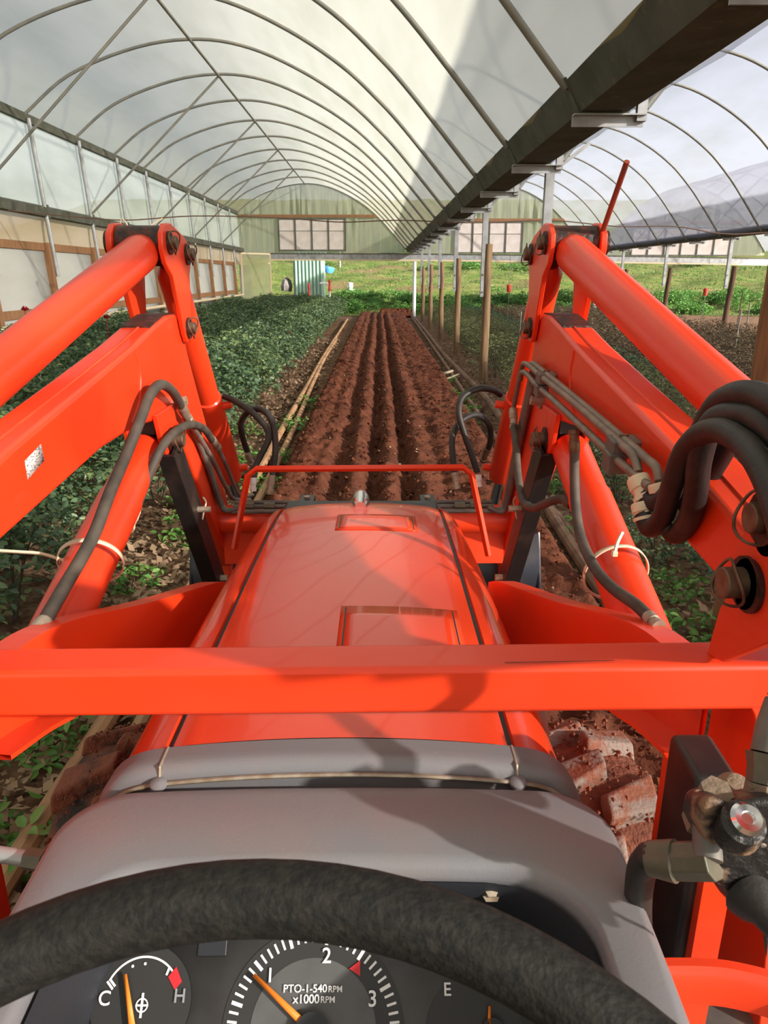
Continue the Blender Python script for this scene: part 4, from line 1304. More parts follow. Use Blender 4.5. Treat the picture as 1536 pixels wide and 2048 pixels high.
# ---- steering wheel
WT = math.radians(29)
WD = Vector((0, -math.cos(WT), -math.sin(WT)))
W0 = V(XT, 0.289, -0.299)
RW = 0.282
sw = empty('steering_wheel', W0 + WD * RW, parent=tr)
pts = [W0 + WD * RW * (1 - math.cos(a)) + Vector((RW * math.sin(a), 0, 0)) for a in np.linspace(0, 2 * math.pi, 96, endpoint=False)]
MB().tube(pts, 0.0182, 20, closed=True).build('rim', M['grip'], sw, angle=180)
hubc = W0 + WD * RW
WN = Vector((0, math.sin(WT), -math.cos(WT)))           # down the column
MB().lathe([(0, -0.01), (0.05, -0.008), (0.06, 0.01), (0.055, 0.06), (0.035, 0.08), (0, 0.08)], hubc + WN * 0.03, WN, 24).build('hub', M['dash_dark'], sw)
for a in (math.radians(75), math.radians(180), math.radians(285)):
    e = hubc - WD * RW * 0.97 * math.cos(a) + Vector((RW * 0.97 * math.sin(a), 0, 0))
    MB().tube([hubc + WN * 0.05, hubc * 0.5 + e * 0.5 + WN * 0.035, e], 0.011, 8).build('spoke', M['dash_dark'], sw)
MB().cyl(hubc + WN * 0.08, hubc + WN * 0.75, 0.035, 16).build('steering_column', M['dash_dark'], tr)

# ---- chassis, axle, tyres
MB().box(V(XT, 1.3, -1.30), (0.34, 2.4, 0.36)).build('chassis', M['black_steel'], tr, bevel=0.02)
MB().cyl(V(XT - 0.62, 1.60, -1.545), V(XT + 0.62, 1.60, -1.545), 0.06, 14).build('front_axle', M['black_steel'], tr)
TR = 0.36
for s in (-1, 1):
    c = Vector((XT + s * 0.62, 1.60, 0.355))
    ax = Vector((s, 0, 0))
    tire = MB().lathe([(0.20, -0.10), (0.27, -0.125), (0.32, -0.118), (0.335, -0.07), (0.340, 0), (0.335, 0.07), (0.32, 0.118), (0.27, 0.125), (0.20, 0.10)], c, ax, 48)
    tire = tire.build('front_tire', M['mud'] if s > 0 else M['tire'], tr, angle=40, origin=c)
    MB().lathe([(0.0, -0.06), (0.19, -0.06), (0.20, -0.10), (0.20, 0.10), (0.19, 0.06), (0, 0.06)], c, ax, 32).build('wheel_rim', M['orange_dusty'], tire)
    lug = None
    nl = 10
    for k in range(nl):
        for h in (-1, 1):
            a = 2 * math.pi * (k + (0.5 if h > 0 else 0)) / nl + 0.12
            if lug is None:
                m = MB()
                base = [(-0.128, -0.105, 0.300), (0.020, -0.030, 0.334), (0.020, 0.058, 0.334), (-0.128, 0.022, 0.300)]
                top = [(-0.126, -0.088, 0.352), (0.012, -0.016, 0.384), (0.012, 0.044, 0.384), (-0.126, 0.008, 0.352)]
                m.add([c + Vector(p) for p in base + top], [(3, 2, 1, 0), (4, 5, 6, 7), (0, 1, 5, 4), (1, 2, 6, 5), (2, 3, 7, 6), (3, 0, 4, 7)])
                lug = m.build('tread_lug', M['pale_rubber'] if s > 0 else M['tire'], tire, bevel=0.010, origin=c)
                lug.rotation_euler = (a, 0, 0)
            else:
                q = copy_of(lug, Vector((0, 0, 0)), tire, rot=(a, 0, 0))
                if h > 0: q.rotation_euler = (-a, 0, math.pi)
    scl = MB()
    for k in range(260):
        a = random.uniform(0.3, 2.9); w_ = random.uniform(-0.11, 0.11)
        rr_ = 0.340 + 0.045 * random.random()
        p = c + Vector((w_, -rr_ * math.cos(a), rr_ * math.sin(a)))
        s_ = random.uniform(0.003, 0.010)
        scl.add([p + Vector(v_) * s_ for v_ in ((1, 0, 0), (-1, 0.2, 0), (0, 1, 0), (0, -1, 0), (0.1, 0, 1))], [(0, 2, 4), (2, 1, 4), (1, 3, 4), (3, 0, 4)])
    o = scl.build('mud_crumbs', M['mud'], tire, angle=20); o['kind'] = 'stuff'

# ---- loader arms
ARM = [(0.78, -0.385), (0.80, -0.362), (0.96, -0.328), (1.2, -0.276), (1.58, -0.216), (1.886, -0.166), (2.08, -0.128), (2.20, -0.108), (2.30, -0.108), (2.36, -0.135), (2.41, -0.24), (2.62, -0.55),
       (2.84, -0.86), (2.95, -1.08), (2.93, -1.15), (2.86, -1.17), (2.78, -1.13), (2.62, -0.93), (2.30, -0.55), (2.16, -0.44), (2.02, -0.385), (1.83, -0.366), (1.6, -0.368), (1.1, -0.416), (0.9, -0.435), (0.80, -0.44), (0.78, -0.42)]
def pinset(c, s, parent, r=0.017, L=0.035, ring=0.028):
    """Retaining pin with head and spring ring; s is the side it faces along X."""
    p = MB().cyl(c, c + Vector((s * L, 0, 0)), r, 14).build('pin', M['pin'], parent, bevel=0.003)
    MB().lathe([(0, 0), (r * 1.7, 0), (r * 1.7, 0.006), (0, 0.006)], c, (s, 0, 0), 18).build('washer', M['grease'], parent)
    if ring:
        cc = c + Vector((s * L * 0.7, 0, 0))
        m = MB()
        m.tube([cc + Vector((0.006 * math.sin(2 * a) + s * 0.004 * math.cos(a), ring * math.cos(a), ring * math.sin(a))) for a in np.linspace(0, 2 * math.pi, 28, endpoint=False)], 0.0022, 6, closed=True)
        m.build('spring_ring', M['pin'], parent)


for s in (-1, 1):
    xi = XT + s * 0.56
    xo = XT + s * 0.655
    xc = (xi + xo) / 2
    arm = MB().prism([(y, EYE + z) for y, z in ARM], xi, xo, 'x').build('loader_arm', M['orange'], tr, bevel=0.012, seg=3)
    # welded seam down the top and side weld bead
    MB().tube([V(xc - s * 0.008, y, float(np.interp(y, [0.80, 0.96, 1.2, 1.58, 1.886, 2.08, 2.2], [-0.362, -0.328, -0.276, -0.216, -0.166, -0.128, -0.108])) + 0.0005) for y in np.linspace(0.86, 2.12, 30)], 0.0035, 6).build('top_weld', M['orange_dusty'], arm)
    wl_ = catmull([V(xi - s * 0.0005, 1.886, -0.18), V(xi - s * 0.0005, 1.905, -0.25), V(xi - s * 0.0005, 1.87, -0.31), V(xi - s * 0.0005, 1.80, -0.35)], 6)
    MB().tube(wl_, 0.0035, 6).build('side_weld', M['orange_dusty'], arm)
    # sooty patch of worn paint on the knee
    m = MB().prism([(2.05, EYE - 0.128), (2.2, EYE - 0.1055), (2.3, EYE - 0.1055), (2.35, EYE - 0.13), (2.34, EYE - 0.134), (2.3, EYE - 0.111), (2.2, EYE - 0.111), (2.05, EYE - 0.136)], xi + s * 0.008, xo - s * 0.008, 'x')
    m.build('worn_knee_patch', M['grease'], arm)
    # bell-crank link plates
    for j, (xa, xb) in enumerate(((xi - s * 0.018, xi - s * 0.003), (xo + s * 0.030, xo + s * 0.048))):
        pl = MB().prism([(2.16, EYE + 0.075), (2.165, EYE + 0.115), (2.20, EYE + 0.142), (2.26, EYE + 0.148), (2.40, EYE + 0.120), (2.455, EYE + 0.098), (2.475, EYE + 0.070), (2.462, EYE + 0.035), (2.44, EYE + 0.005),
                         (2.415, EYE - 0.13), (2.41, EYE - 0.175), (2.38, EYE - 0.200), (2.345, EYE - 0.198), (2.322, EYE - 0.17), (2.24, EYE + 0.0), (2.18, EYE + 0.035)], xa, xb, 'x')
        pl.build('link_plate', M['orange'], arm, bevel=0.004)
    for (y, z) in ((2.225, 0.092), (2.42, 0.066), (2.365, -0.155)):
        MB().cyl(V(xi - s * 0.02, y, z), V(xo + s * 0.06, y, z), 0.018, 14).build('cross_pin', M['pin'], arm)
        pinset(V(xi - s * 0.018, y, z), -s, arm, 0.019, 0.024, 0.032)
        MB().lathe([(0, 0), (0.034, 0), (0.034, 0.016), (0.02, 0.02), (0, 0.02)], V(xo + s * 0.048, y, z), (s, 0, 0), 16).build('pin_head', M['grease'], arm)
    MB().cyl(V(xi - s * 0.004, 2.225, 0.092), V(xo + s * 0.028, 2.225, 0.092), 0.047, 18).build('pivot_boss', M['grease'], arm)
    MB().cyl(V(xi - s * 0.004, 2.42, 0.066), V(xo + s * 0.028, 2.42, 0.066), 0.036, 18).build('pivot_boss', M['grease'], arm)
    # gusset bracket carrying the lift cylinder
    for xa, xb in ((xi - s * 0.014, xi), (xi + s * 0.078, xi + s * 0.092)):
        MB().prism([(2.14, EYE - 0.36), (2.16, EYE - 0.42), (2.10, EYE - 0.50), (2.055, EYE - 0.505), (2.01, EYE - 0.47), (1.965, EYE - 0.36)], xa, xb, 'x').build('cylinder_bracket', M['orange'], arm, bevel=0.003)
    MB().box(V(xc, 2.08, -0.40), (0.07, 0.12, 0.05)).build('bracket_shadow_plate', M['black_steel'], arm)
    pinset(V(xi - s * 0.014, 2.075, -0.452), -s, arm, 0.021, 0.040, 0.036)
    bq = V(xi, 2.19, -0.362)
    MB().lathe([(0, 0), (0.024, 0), (0.024, 0.012), (0.015, 0.012), (0.015, 0.040), (0, 0.041)], bq, (-s, 0, 0.15), 6).build('stop_bolt', M['fitting'], arm)
    # link tube along the top of the arm
    lt = MB()
    a, b_ = V(xc, 2.215, 0.075), V(xc + s * 0.1125 * 1.5, 2.215 - 0.825 * 1.5, 0.075 - 0.29 * 1.5)
    d = (b_ - a).normalized()
    lt.tube([a + d * 0.0, a + d * 0.02, a + d * 0.05, b_], [0.030, 0.047, 0.052, 0.052], 28)
    lt.build('leveling_tube', M['orange'], tr, angle=40)
    # bucket cylinder in front of the arm
    a, b_ = V(xc, 2.42, 0.06), V(xc, 3.16, -0.86)
    d = (b_ - a).normalized(); L = (b_ - a).length
    bc = MB().tube([a + d * 0.03, a + d * 0.06, a + d * L * 0.55, a + d * (L * 0.55 + .001)], [0.026, 0.046, 0.046, 0.044], 24).build('bucket_cylinder', M['orange'], tr)
    MB().tube([a + d * L * 0.55, a + d * L * 0.555, a + d * (L * 0.985), a + d * L], [0.047, 0.053, 0.053, 0.045], 24).build('barrel_sleeve', M['orange'], bc)
    MB().cyl(b_, b_ + d * 0.30, 0.024, 14).build('piston_rod', M['chrome'], bc)
    for t in (0.60, 0.95):
        p = a + d * L * t
        MB().cyl(p - Vector((s * 0.03, 0, 0)), p + Vector((-s * 0.085, 0, 0.012)), 0.016, 12).build('port', M['orange'], bc)
    # lift cylinder
    a, b_ = V(xc, 2.075, -0.452), V(xc - s * 0.005, 1.22, -0.74)
    d = (b_ - a).normalized(); L = (b_ - a).length
    lc_ = MB().tube([a + d * 0.045, a + d * 0.06, a + d * 0.30, a + d * 0.302, a + d * L], [0.046, 0.052, 0.052, 0.056, 0.056], 28).build('lift_cylinder', M['orange'], tr, angle=40)
    MB().cyl(a - Vector((0.04, 0, 0)), a + Vector((0.04, 0, 0)), 0.033, 16).build('eye', M['grease'], lc_)
    MB().cyl(a, a + d * 0.06, 0.026, 14).build('rod_end', M['black_steel'], lc_)
    # black safety strut hanging inside the arm
    a, b_ = V(xi - s * 0.030, 2.06, -0.47), V(xi - s * 0.075, 2.34, -1.06)
    stt = MB()
    u_ = (b_ - a).normalized(); n_ = Vector((1, 0, 0)); f_ = u_.cross(n_).normalized()
    Mx = Matrix((n_, u_, f_)).transposed()
    stt.box((a + b_) / 2, (0.012, (b_ - a).length, 0.085), Mx)
    stt.box((a + b_) / 2 + f_ * 0.037 + n_ * s * 0.02, (0.05, (b_ - a).length, 0.010), Mx)
    stt.box((a + b_) / 2 - f_ * 0.037 + n_ * s * 0.02, (0.05, (b_ - a).length, 0.010), Mx)
    stt = stt.build('safety_strut', M['black_steel'], tr, bevel=0.002)
    p = a * 0.62 + b_ * 0.38
    MB().cyl(p - n_ * s * 0.004, p - n_ * s * 0.045, 0.010, 10).build('strut_pin', M['fitting'], stt)
    MB().tube(catmull([p - n_ * s * 0.025 + Vector((0, 0, 0.04)), p - n_ * s * 0.03 + Vector((0, 0.01, 0.02)), p - n_ * s * 0.025, p - n_ * s * 0.02 + Vector((0, -0.01, -0.03))], 4), 0.003, 6).build('strut_clip', M['fitting'], stt)
    p = a * 0.12 + b_ * 0.88
    MB().cyl(p - n_ * s * 0.004, p - n_ * s * 0.03, 0.014, 8).build('strut_bolt', M['fitting'], stt)
    # mounting beam: channel sweeping from the frame up to the upright
    path = [(0.385, 1.98, -0.862), (0.40, 1.87, -0.815), (0.455, 1.50, -0.70), (0.505, 1.22, -0.605), (0.53, 1.08, -0.582), (0.535, 0.92, -0.578)]
    inn, rows = [], []
    pp = catmull([V(XT + s * a_, y_, z_) for a_, y_, z_ in path], 5)
    for p in pp:
        o_ = Vector((s, 0, 0))
        hb = float(np.interp(p.y, [0.88, 1.1, 1.5], [0.085, 0.145, 0.20]))
        rows.append([p + o_ * 0.052 + Vector((0, 0, -0.006)), p + o_ * 0.050, p, p + o_ * -0.001 + Vector((0, 0, -0.006)), p + Vector((0, 0, -hb)), p - o_ * 0.045 + Vector((0, 0, -hb - 0.005)), p - o_ * 0.045 + Vector((0, 0, -hb - 0.013)),
                     p + o_ * 0.008 + Vector((0, 0, -hb - 0.013)), p + o_ * 0.008 + Vector((0, 0, -0.012)), p + o_ * 0.052 + Vector((0, 0, -0.012))])
    MB().grid(rows, closed=True, flip=(s > 0)).build('mounting_beam', M['orange'], tr, angle=30)
    # upright plates
    for xa, xb in ((XT + s * 0.540, XT + s * 0.554), (XT + s * 0.672, XT + s * 0.684)):
        up = MB().prism([(y, EYE + z) for y, z in ((0.945, -0.527), (0.928, -0.445), (0.905, -0.405), (0.912, -0.355), (0.872, -0.262), (0.76, -0.16), (0.62, -0.06), (0.44, -0.12), (0.50, -0.27), (0.70, -0.375), (0.80, -0.432), (0.90, -0.515))], xa, xb, 'x')
        up.build('upright_plate', M['orange'], tr, bevel=0.003)
    MB().prism([(y, EYE + z) for y, z in ((1.02, -0.56), (1.02, -1.22), (0.72, -1.22), (0.80, -0.72), (0.90, -0.60))], XT + s * 0.600, XT + s * 0.616, 'x').build('upright_foot', M['orange'], tr, bevel=0.003)
    MB().cyl(V(XT + s * 0.540, 0.845, -0.305), V(XT + s * 0.69, 0.845, -0.305), 0.028, 16).build('arm_pivot_pin', M['pin'], tr)
    pinset(V(XT + s * 0.540, 0.850, -0.285), -s, tr, 0.020, 0.022, 0.034)
    pinset(V(XT + s * 0.540, 0.868, -0.380), -s, tr, 0.021, 0.034, 0.031)
    MB().lathe([(0, 0), (0.036, 0), (0.036, 0.006), (0, 0.006)], V(XT + s * 0.540, 0.858, -0.380), (-s, 0, 0), 24).build('grease_plate', M['grease'], tr)

# main cross bar over the hood
cbm = MB().bar(V(XT - 0.71, 0.950, -0.5745), V(XT + 0.71, 0.944, -0.561), 0.076, 0.076)
crossbar = cbm.build('loader_crossbar', M['orange'], tr, bevel=0.010, seg=3)
MB().tube([V(0.18 + 0.012 * i, 0.921, -0.5265 + 0.0002 * i) for i in range(14)], 0.0005, 4).build('paint_scratch', M['black_steel'], crossbar)

# front cross tube between the arms with hydraulic lines
ct = MB().tube([V(XT - 0.56, 2.70, -0.905), V(XT + 0.56, 2.70, -0.905)], 0.055, 24).build('cross_tube', M['orange'], tr)
MB().box(V(XT, 2.74, -1.02), (1.12, 0.05, 0.16)).build('cross_plate', M['orange'], ct)
def line(pts, r, name, material, parent, n=6, seg=8):
    return MB().tube(catmull(pts, n), r, seg).build(name, M[material], parent, angle=80)
for i, (dy, dz) in enumerate(((-0.02, 0.064), (-0.045, 0.052), (0.01, 0.070))):
    z = -0.905 + dz
    line([V(XT - 0.50, 2.68 + dy, z), V(XT - 0.25, 2.68 + dy, z), V(XT - 0.1, 2.68 + dy - 0.01 * i, z - 0.006 * i), V(XT + 0.1, 2.68 + dy - 0.01 * i, z - 0.006 * i), V(XT + 0.25, 2.68 + dy, z), V(XT + 0.50, 2.68 + dy, z)], 0.009, 'steel_line', 'clamp', ct)
for x in (-0.215, 0.245):
    MB().box(V(XT + x, 2.66, -0.83), (0.055, 0.10, 0.045)).build('line_clamp', M['black_steel'], ct, bevel=0.004)
    MB().cyl(V(XT + x, 2.66, -0.81), V(XT + x, 2.66, -0.80), 0.012, 6).build('clamp_bolt', M['fitting'], ct)
for x in (-0.44, -0.36, 0.37, 0.43):
    MB().cyl(V(XT + x - 0.02, 2.655, -0.838), V(XT + x + 0.02, 2.655, -0.838), 0.015, 6).build('line_nut', M['olive_fitting'], ct)
for s in (-1, 1):
    xi = XT + s * 0.545
    for i in range(3 if s > 0 else 2):
        o_ = 0.024 * i
        line([V(xi - s * 0.07, 2.655 - 0.02 * i, -0.850 + 0.01 * i), V(xi - s * 0.02, 2.650 - 0.02 * i, -0.848), V(xi, 2.640 - o_, -0.80), V(xi, 2.52 - o_, -0.60), V(xi, 2.36 - o_, -0.36), V(xi, 2.30 - o_, -0.27)] if s > 0 else
             [V(xi - s * 0.07, 2.655 - 0.02 * i, -0.850 + 0.01 * i), V(xi - s * 0.02, 2.650 - 0.02 * i, -0.848), V(xi, 2.640 - o_, -0.80), V(xi, 2.50 - o_, -0.62), V(xi, 2.38 - o_ * 2, -0.47)], 0.009, 'steel_line', 'steel_line' if i == 0 else 'clamp', ct)

# hood guard of square bar
gp = [V(XT - 0.46, 2.44, -0.93), V(XT - 0.400, 2.46, -0.665), V(XT - 0.368, 2.46, -0.640), V(XT + 0.355, 2.46, -0.636), V(XT + 0.385, 2.46, -0.660), V(XT + 0.455, 2.44, -0.96)]
gd = MB().tube(gp, 0.0125, 4).build('hood_guard', M['orange'], tr, bevel=0.002)

# bucket seen past the strut feet
bk = MB()
prof = [(3.04, -1.10), (3.00, -1.16), (2.96, -1.30), (3.00, -1.45), (3.12, -1.56), (3.62, -1.60), (3.62, -1.612), (3.10, -1.575), (2.985, -1.46), (2.945, -1.30), (2.985, -1.15), (3.03, -1.085)]
bk.prism([(y, EYE + z) for y, z in prof], XT - 0.77, XT + 0.77, 'x')
bucket = bk.build('loader_bucket', M['dark_plate'], tr, bevel=0.003)
for s in (-1, 1):
    MB().prism([(y, EYE + z) for y, z in ((3.04, -1.09), (2.945, -1.30), (2.985, -1.46), (3.10, -1.575), (3.62, -1.61), (3.55, -1.30))], XT + s * 0.755, XT + s * 0.772, 'x').build('bucket_side', M['dark_plate'], bucket)
    MB().tube([V(XT + s * 0.768, 3.04, -1.085), V(XT + s * 0.768, 2.945, -1.30), V(XT + s * 0.768, 2.985, -1.46)], 0.010, 8).build('bucket_edge_bar', M['dark_plate'], bucket)
    MB().box(V(XT + s * 0.60, 2.93, -1.25), (0.03, 0.10, 0.25)).build('bucket_lug', M['orange'], bucket)

# level indicator rod at the right bell crank
MB().tube([V(0.655, 2.235, 0.04), at(1200, 478, Y=2.20), at(1254, 323, Y=2.02)], 0.0075, 8).build('level_rod', M['rod'], tr)

# ---- hoses (pixel rows give the run, real offsets from the arm planes give the depth)
def hose(pts, r, material='rubber', name='hydraulic_hose', n=8, seg=12):
    return MB().tube(catmull(pts, n), r, seg).build(name, M[material], tr, angle=80)
def ferrule(p, q, r, parent, material='fitting'):
    p, q = Vector(p), Vector(q)
    d = q - p
    MB().tube([p, p + d * 0.12, p + d * 0.5, p + d * 0.52, p + d * 0.8, p + d * 0.82, q], [r * 0.9, r, r, r * 0.88, r * 0.88, r * 1.05, r * 1.05], 12).build('ferrule', M[material], parent, angle=30)
LX = -0.585
P_ = lambda px, py, X=LX: at(px, py, X=X)
# left: long hose lying on the lift cylinder, looping over the arm knee
h = hose([P_(85, 1250, -0.615), P_(130, 1172, -0.610), P_(185, 1075, -0.607), P_(220, 985, -0.603), P_(250, 915, -0.600), P_(280, 840), P_(300, 790, -0.580), P_(322, 769, -0.575), P_(345, 783, -0.580), P_(362, 812, -0.588)], 0.0135, 'dusty_hose')
ferrule(P_(90, 1242, -0.615), P_(62, 1280, -0.618), 0.0165, h); ferrule(P_(360, 808, -0.588), P_(378, 842, -0.592), 0.0155, h)
line([P_(378, 842, -0.592), P_(402, 880, -0.594), P_(428, 925, -0.594), P_(452, 975, -0.594), P_(468, 998, -0.590), P_(500, 1000, -0.560)], 0.009, 'steel_line', 'steel_line', tr)
h = hose([P_(268, 1030, -0.640), P_(288, 975, -0.630), P_(318, 905, -0.60), P_(345, 868, -0.585), P_(380, 849, -0.580), P_(408, 858, -0.582), P_(424, 880, -0.588)], 0.0125, 'dusty_hose')
ferrule(P_(272, 1018, -0.640), P_(256, 1058, -0.645), 0.015, h, 'tie'); ferrule(P_(422, 876, -0.588), P_(436, 896, -0.590), 0.0145, h)
line([P_(436, 896, -0.590), P_(452, 930, -0.592), P_(468, 970, -0.592), P_(482, 992, -0.588), P_(505, 990, -0.56)], 0.009, 'steel_line', 'steel_line', tr)
# left: pair of thin hoses from the bucket cylinder ports
Q = lambda px, py, Y: at(px, py, Y=Y)
h = hose([Q(447, 792, 2.86), Q(470, 802, 2.84), Q(508, 828, 2.80), Q(532, 855, 2.76), Q(536, 880, 2.74), Q(522, 910, 2.72), Q(510, 935, 2.70), Q(507, 962, 2.68)], 0.0125)
ferrule(Q(507, 955, 2.68), Q(506, 982, 2.67), 0.013, h, 'white_fitting')
h = hose([Q(502, 918, 3.08), Q(490, 890, 3.0), Q(482, 850, 2.94), Q(497, 823, 2.88), Q(525, 820, 2.82), Q(545, 845, 2.78), Q(551, 890, 2.74), Q(547, 935, 2.71), Q(543, 960, 2.69)], 0.0125)
ferrule(Q(544, 950, 2.69), Q(540, 988, 2.68), 0.014, h, 'fitting')
ferrule(Q(494, 905, 3.02), Q(504, 928, 3.08), 0.014, h, 'fitting')
# right pair
h = hose([Q(1002, 790, 2.90), Q(985, 780, 2.88), Q(955, 778, 2.84), Q(925, 795, 2.80), Q(918, 825, 2.76), Q(928, 865, 2.74), Q(942, 905, 2.72), Q(955, 945, 2.69)], 0.0125)
ferrule(Q(956, 950, 2.69), Q(958, 975, 2.67), 0.014, h, 'white_fitting')
h = hose([Q(968, 915, 3.05), Q(980, 885, 2.98), Q(978, 850, 2.92), Q(955, 830, 2.86), Q(925, 840, 2.80), Q(906, 870, 2.76), Q(905, 910, 2.72), Q(910, 945, 2.69)], 0.0125)
ferrule(Q(909, 945, 2.69), Q(914, 978, 2.67), 0.014, h, 'fitting')
ferrule(Q(975, 897, 3.0), Q(966, 922, 3.06), 0.014, h, 'pin')
# right: three steel lines along the arm face
RX = 0.472
lines = [[(1026, 822), (1035, 775), (1044, 733), (1052, 728), (1066, 738), (1085, 755), (1150, 807), (1240, 886), (1262, 905), (1272, 925), (1278, 945)],
         [(1060, 730), (1066, 727), (1080, 737), (1110, 762), (1170, 812), (1250, 880), (1290, 915), (1312, 935), (1318, 962)],
         [(1040, 760), (1044, 745), (1054, 748), (1073, 770), (1110, 803), (1160, 850), (1235, 920), (1265, 945), (1300, 975)]]
for k, L_ in enumerate(lines):
    line([P_(x, y, (0.462, 0.474, 0.458)[k]) for x, y in L_], 0.0085, 'steel_line', 'steel_line', tr)
def block(px, py, X, dim, name, material, parent=tr):
    c = P_(px, py, X)
    sl = math.atan2(0.07, 0.64)
    return MB().box(c, dim, Matrix.Rotation(sl, 3, 'X')).build(name, M[material], parent, bevel=0.003)
for (px, py, X, dm) in ((1092, 756, 0.474, (0.05, 0.05, 0.030)), (1082, 780, 0.462, (0.035, 0.045, 0.035)), (1246, 893, 0.474, (0.055, 0.050, 0.034)), (1228, 922, 0.458, (0.035, 0.045, 0.04))):
    cl = block(px, py, X, dm, 'line_clamp', 'clamp')
    c = P_(px, py, X)
    MB().cyl(c + Vector((0, 0, dm[2] / 2)), c + Vector((0, 0, dm[2] / 2 + 0.007)), 0.009, 6).build('clamp_bolt', M['pin'], cl)
# right: dusty hose hanging from the first line, and the one strapped to the lift cylinder
h = hose([P_(1027, 848, 0.458), P_(1032, 890, 0.452), P_(1036, 950, 0.448), P_(1046, 1000, 0.448), P_(1068, 1016, 0.452), P_(1100, 1003, 0.47), P_(1125, 998, 0.49), P_(1142, 1010, 0.505)], 0.0125, 'dusty_hose')
ferrule(P_(1026, 818, 0.460), P_(1028, 858, 0.458), 0.0145, h)
h = hose([P_(1149, 900, 0.468), P_(1149, 960, 0.470), P_(1152, 1020, 0.470), P_(1162, 1075, 0.468), P_(1182, 1122, 0.464), P_(1200, 1150, 0.464), P_(1230, 1180, 0.474), P_(1270, 1208, 0.486), P_(1302, 1238, 0.494)], 0.0120, 'dusty_hose')
ferrule(P_(1149, 905, 0.468), P_(1148, 860, 0.466), 0.0135, h, 'pin'); ferrule(P_(1296, 1232, 0.492), P_(1318, 1255, 0.498), 0.0135, h)
# right: thick black hoses arching from the line ends to the control valve
f1 = Q(1277, 965, 1.22); f2 = Q(1292, 1020, 1.18); f3 = Q(1336, 1040, 1.12); f4 = Q(1322, 985, 1.17)
h = hose([Q(1292, 990, 1.20), Q(1310, 1005, 1.17), Q(1335, 990, 1.14), Q(1365, 930, 1.10), Q(1395, 880, 1.05), Q(1430, 815, 1.0), Q(1475, 788, 0.94), Q(1530, 796, 0.88), Q(1600, 850, 0.80), Q(1640, 960, 0.74)], 0.0172)
ferrule(Q(1275, 955, 1.225), Q(1294, 1000, 1.195), 0.021, h, 'tie')
h = hose([Q(1288, 1028, 1.18), Q(1300, 1055, 1.16), Q(1325, 1035, 1.12), Q(1345, 970, 1.07), Q(1375, 895, 1.02), Q(1425, 860, 0.95), Q(1480, 880, 0.88), Q(1530, 945, 0.80), Q(1570, 1060, 0.72), Q(1590, 1200, 0.66)], 0.0172)
ferrule(Q(1284, 1005, 1.19), Q(1292, 1040, 1.175), 0.020, h, 'tie')
h = hose([Q(1332, 1045, 1.13), Q(1352, 1068, 1.11), Q(1378, 1040, 1.07), Q(1392, 980, 1.03), Q(1400, 915, 1.0), Q(1425, 845, 0.97), Q(1480, 828, 0.92), Q(1536, 850, 0.86), Q(1600, 930, 0.80)], 0.0172)
ferrule(Q(1342, 1022, 1.14), Q(1334, 1052, 1.125), 0.019, h, 'tie')
h = hose([Q(1322, 992, 1.17), Q(1345, 1018, 1.15), Q(1395, 985, 1.12), Q(1430, 930, 1.09), Q(1470, 870, 1.05), Q(1536, 838, 1.0), Q(1620, 860, 0.95)], 0.0172)
ferrule(Q(1316, 965, 1.175), Q(1326, 1000, 1.165), 0.019, h, 'tie')

# cable ties around the lift cylinders
def tie(center, axis, r, tail, roll=0.0):
    axis = Vector(axis).normalized()
    u = axis.cross(Vector((0, 0, 1))).normalized(); w = axis.cross(u)
    m = MB()
    pts = [center + (u * math.cos(a) + w * math.sin(a)) * r for a in np.linspace(0, 2 * math.pi, 40, endpoint=False)]
    o_in = [p + axis * 0.0055 for p in pts]; o_out = [p - axis * 0.0055 for p in pts]
    m.grid([list(t) for t in zip(o_in, o_out)] + [[o_in[0], o_out[0]]])
    t = m.build('cable_tie', M['tie'], tr, solid=0.003)
    MB().tube(catmull(tail, 5), 0.004, 4).build('tie_tail', M['tie'], t)
    MB().box(tail[0], (0.012, 0.012, 0.012)).build('tie_lock', M['tie'], t, bevel=0.002)
aL, bL = V(XT - 0.6075, 2.075, -0.452), V(XT - 0.6025, 1.22, -0.74)
dL = bL - aL
cL = aL + dL * 0.62 + Vector((0.006, 0, 0.010))
tie(cL, dL + Vector((0.10, 0, -0.12)), 0.073, [Q(130, 1122, cL.y - 0.01), Q(85, 1108, cL.y - 0.02), Q(40, 1104, cL.y - 0.03), Q(-30, 1100, cL.y - 0.04)])
aR, bR = V(XT + 0.6075, 2.075, -0.452), V(XT + 0.6025, 1.22, -0.74)
dR = bR - aR
cR = aR + dR * 0.66 + Vector((-0.010, 0, 0.006))
tie(cR, dR + Vector((0.05, 0, 0.1)), 0.074, [Q(1229, 1107, cR.y - 0.07), Q(1235, 1085, cR.y - 0.06), Q(1245, 1064, cR.y - 0.05)])

# data plate on the left arm
dpl = MB()
c = [P_(50, 922, XT - 0.5595), P_(82, 888, XT - 0.5595), P_(89, 921, XT - 0.5595), P_(56, 959, XT - 0.5595)]
dpl.add(c, [(3, 2, 1, 0)])
dpl.build('data_plate', M['decal'], tr, solid=0.0015)

# steel rod with nut at the left of the dash
MB().cyl(V(-0.40, 0.770, -0.742), V(-0.66, 0.795, -0.715), 0.0105, 14).build('throttle_rod', M['galv'], tr)
a, b_ = V(-0.446, 0.7745, -0.737), V(-0.470, 0.777, -0.735)
MB().cyl(a, b_, 0.0145, 6).build('rod_nut', M['olive_fitting'], tr)

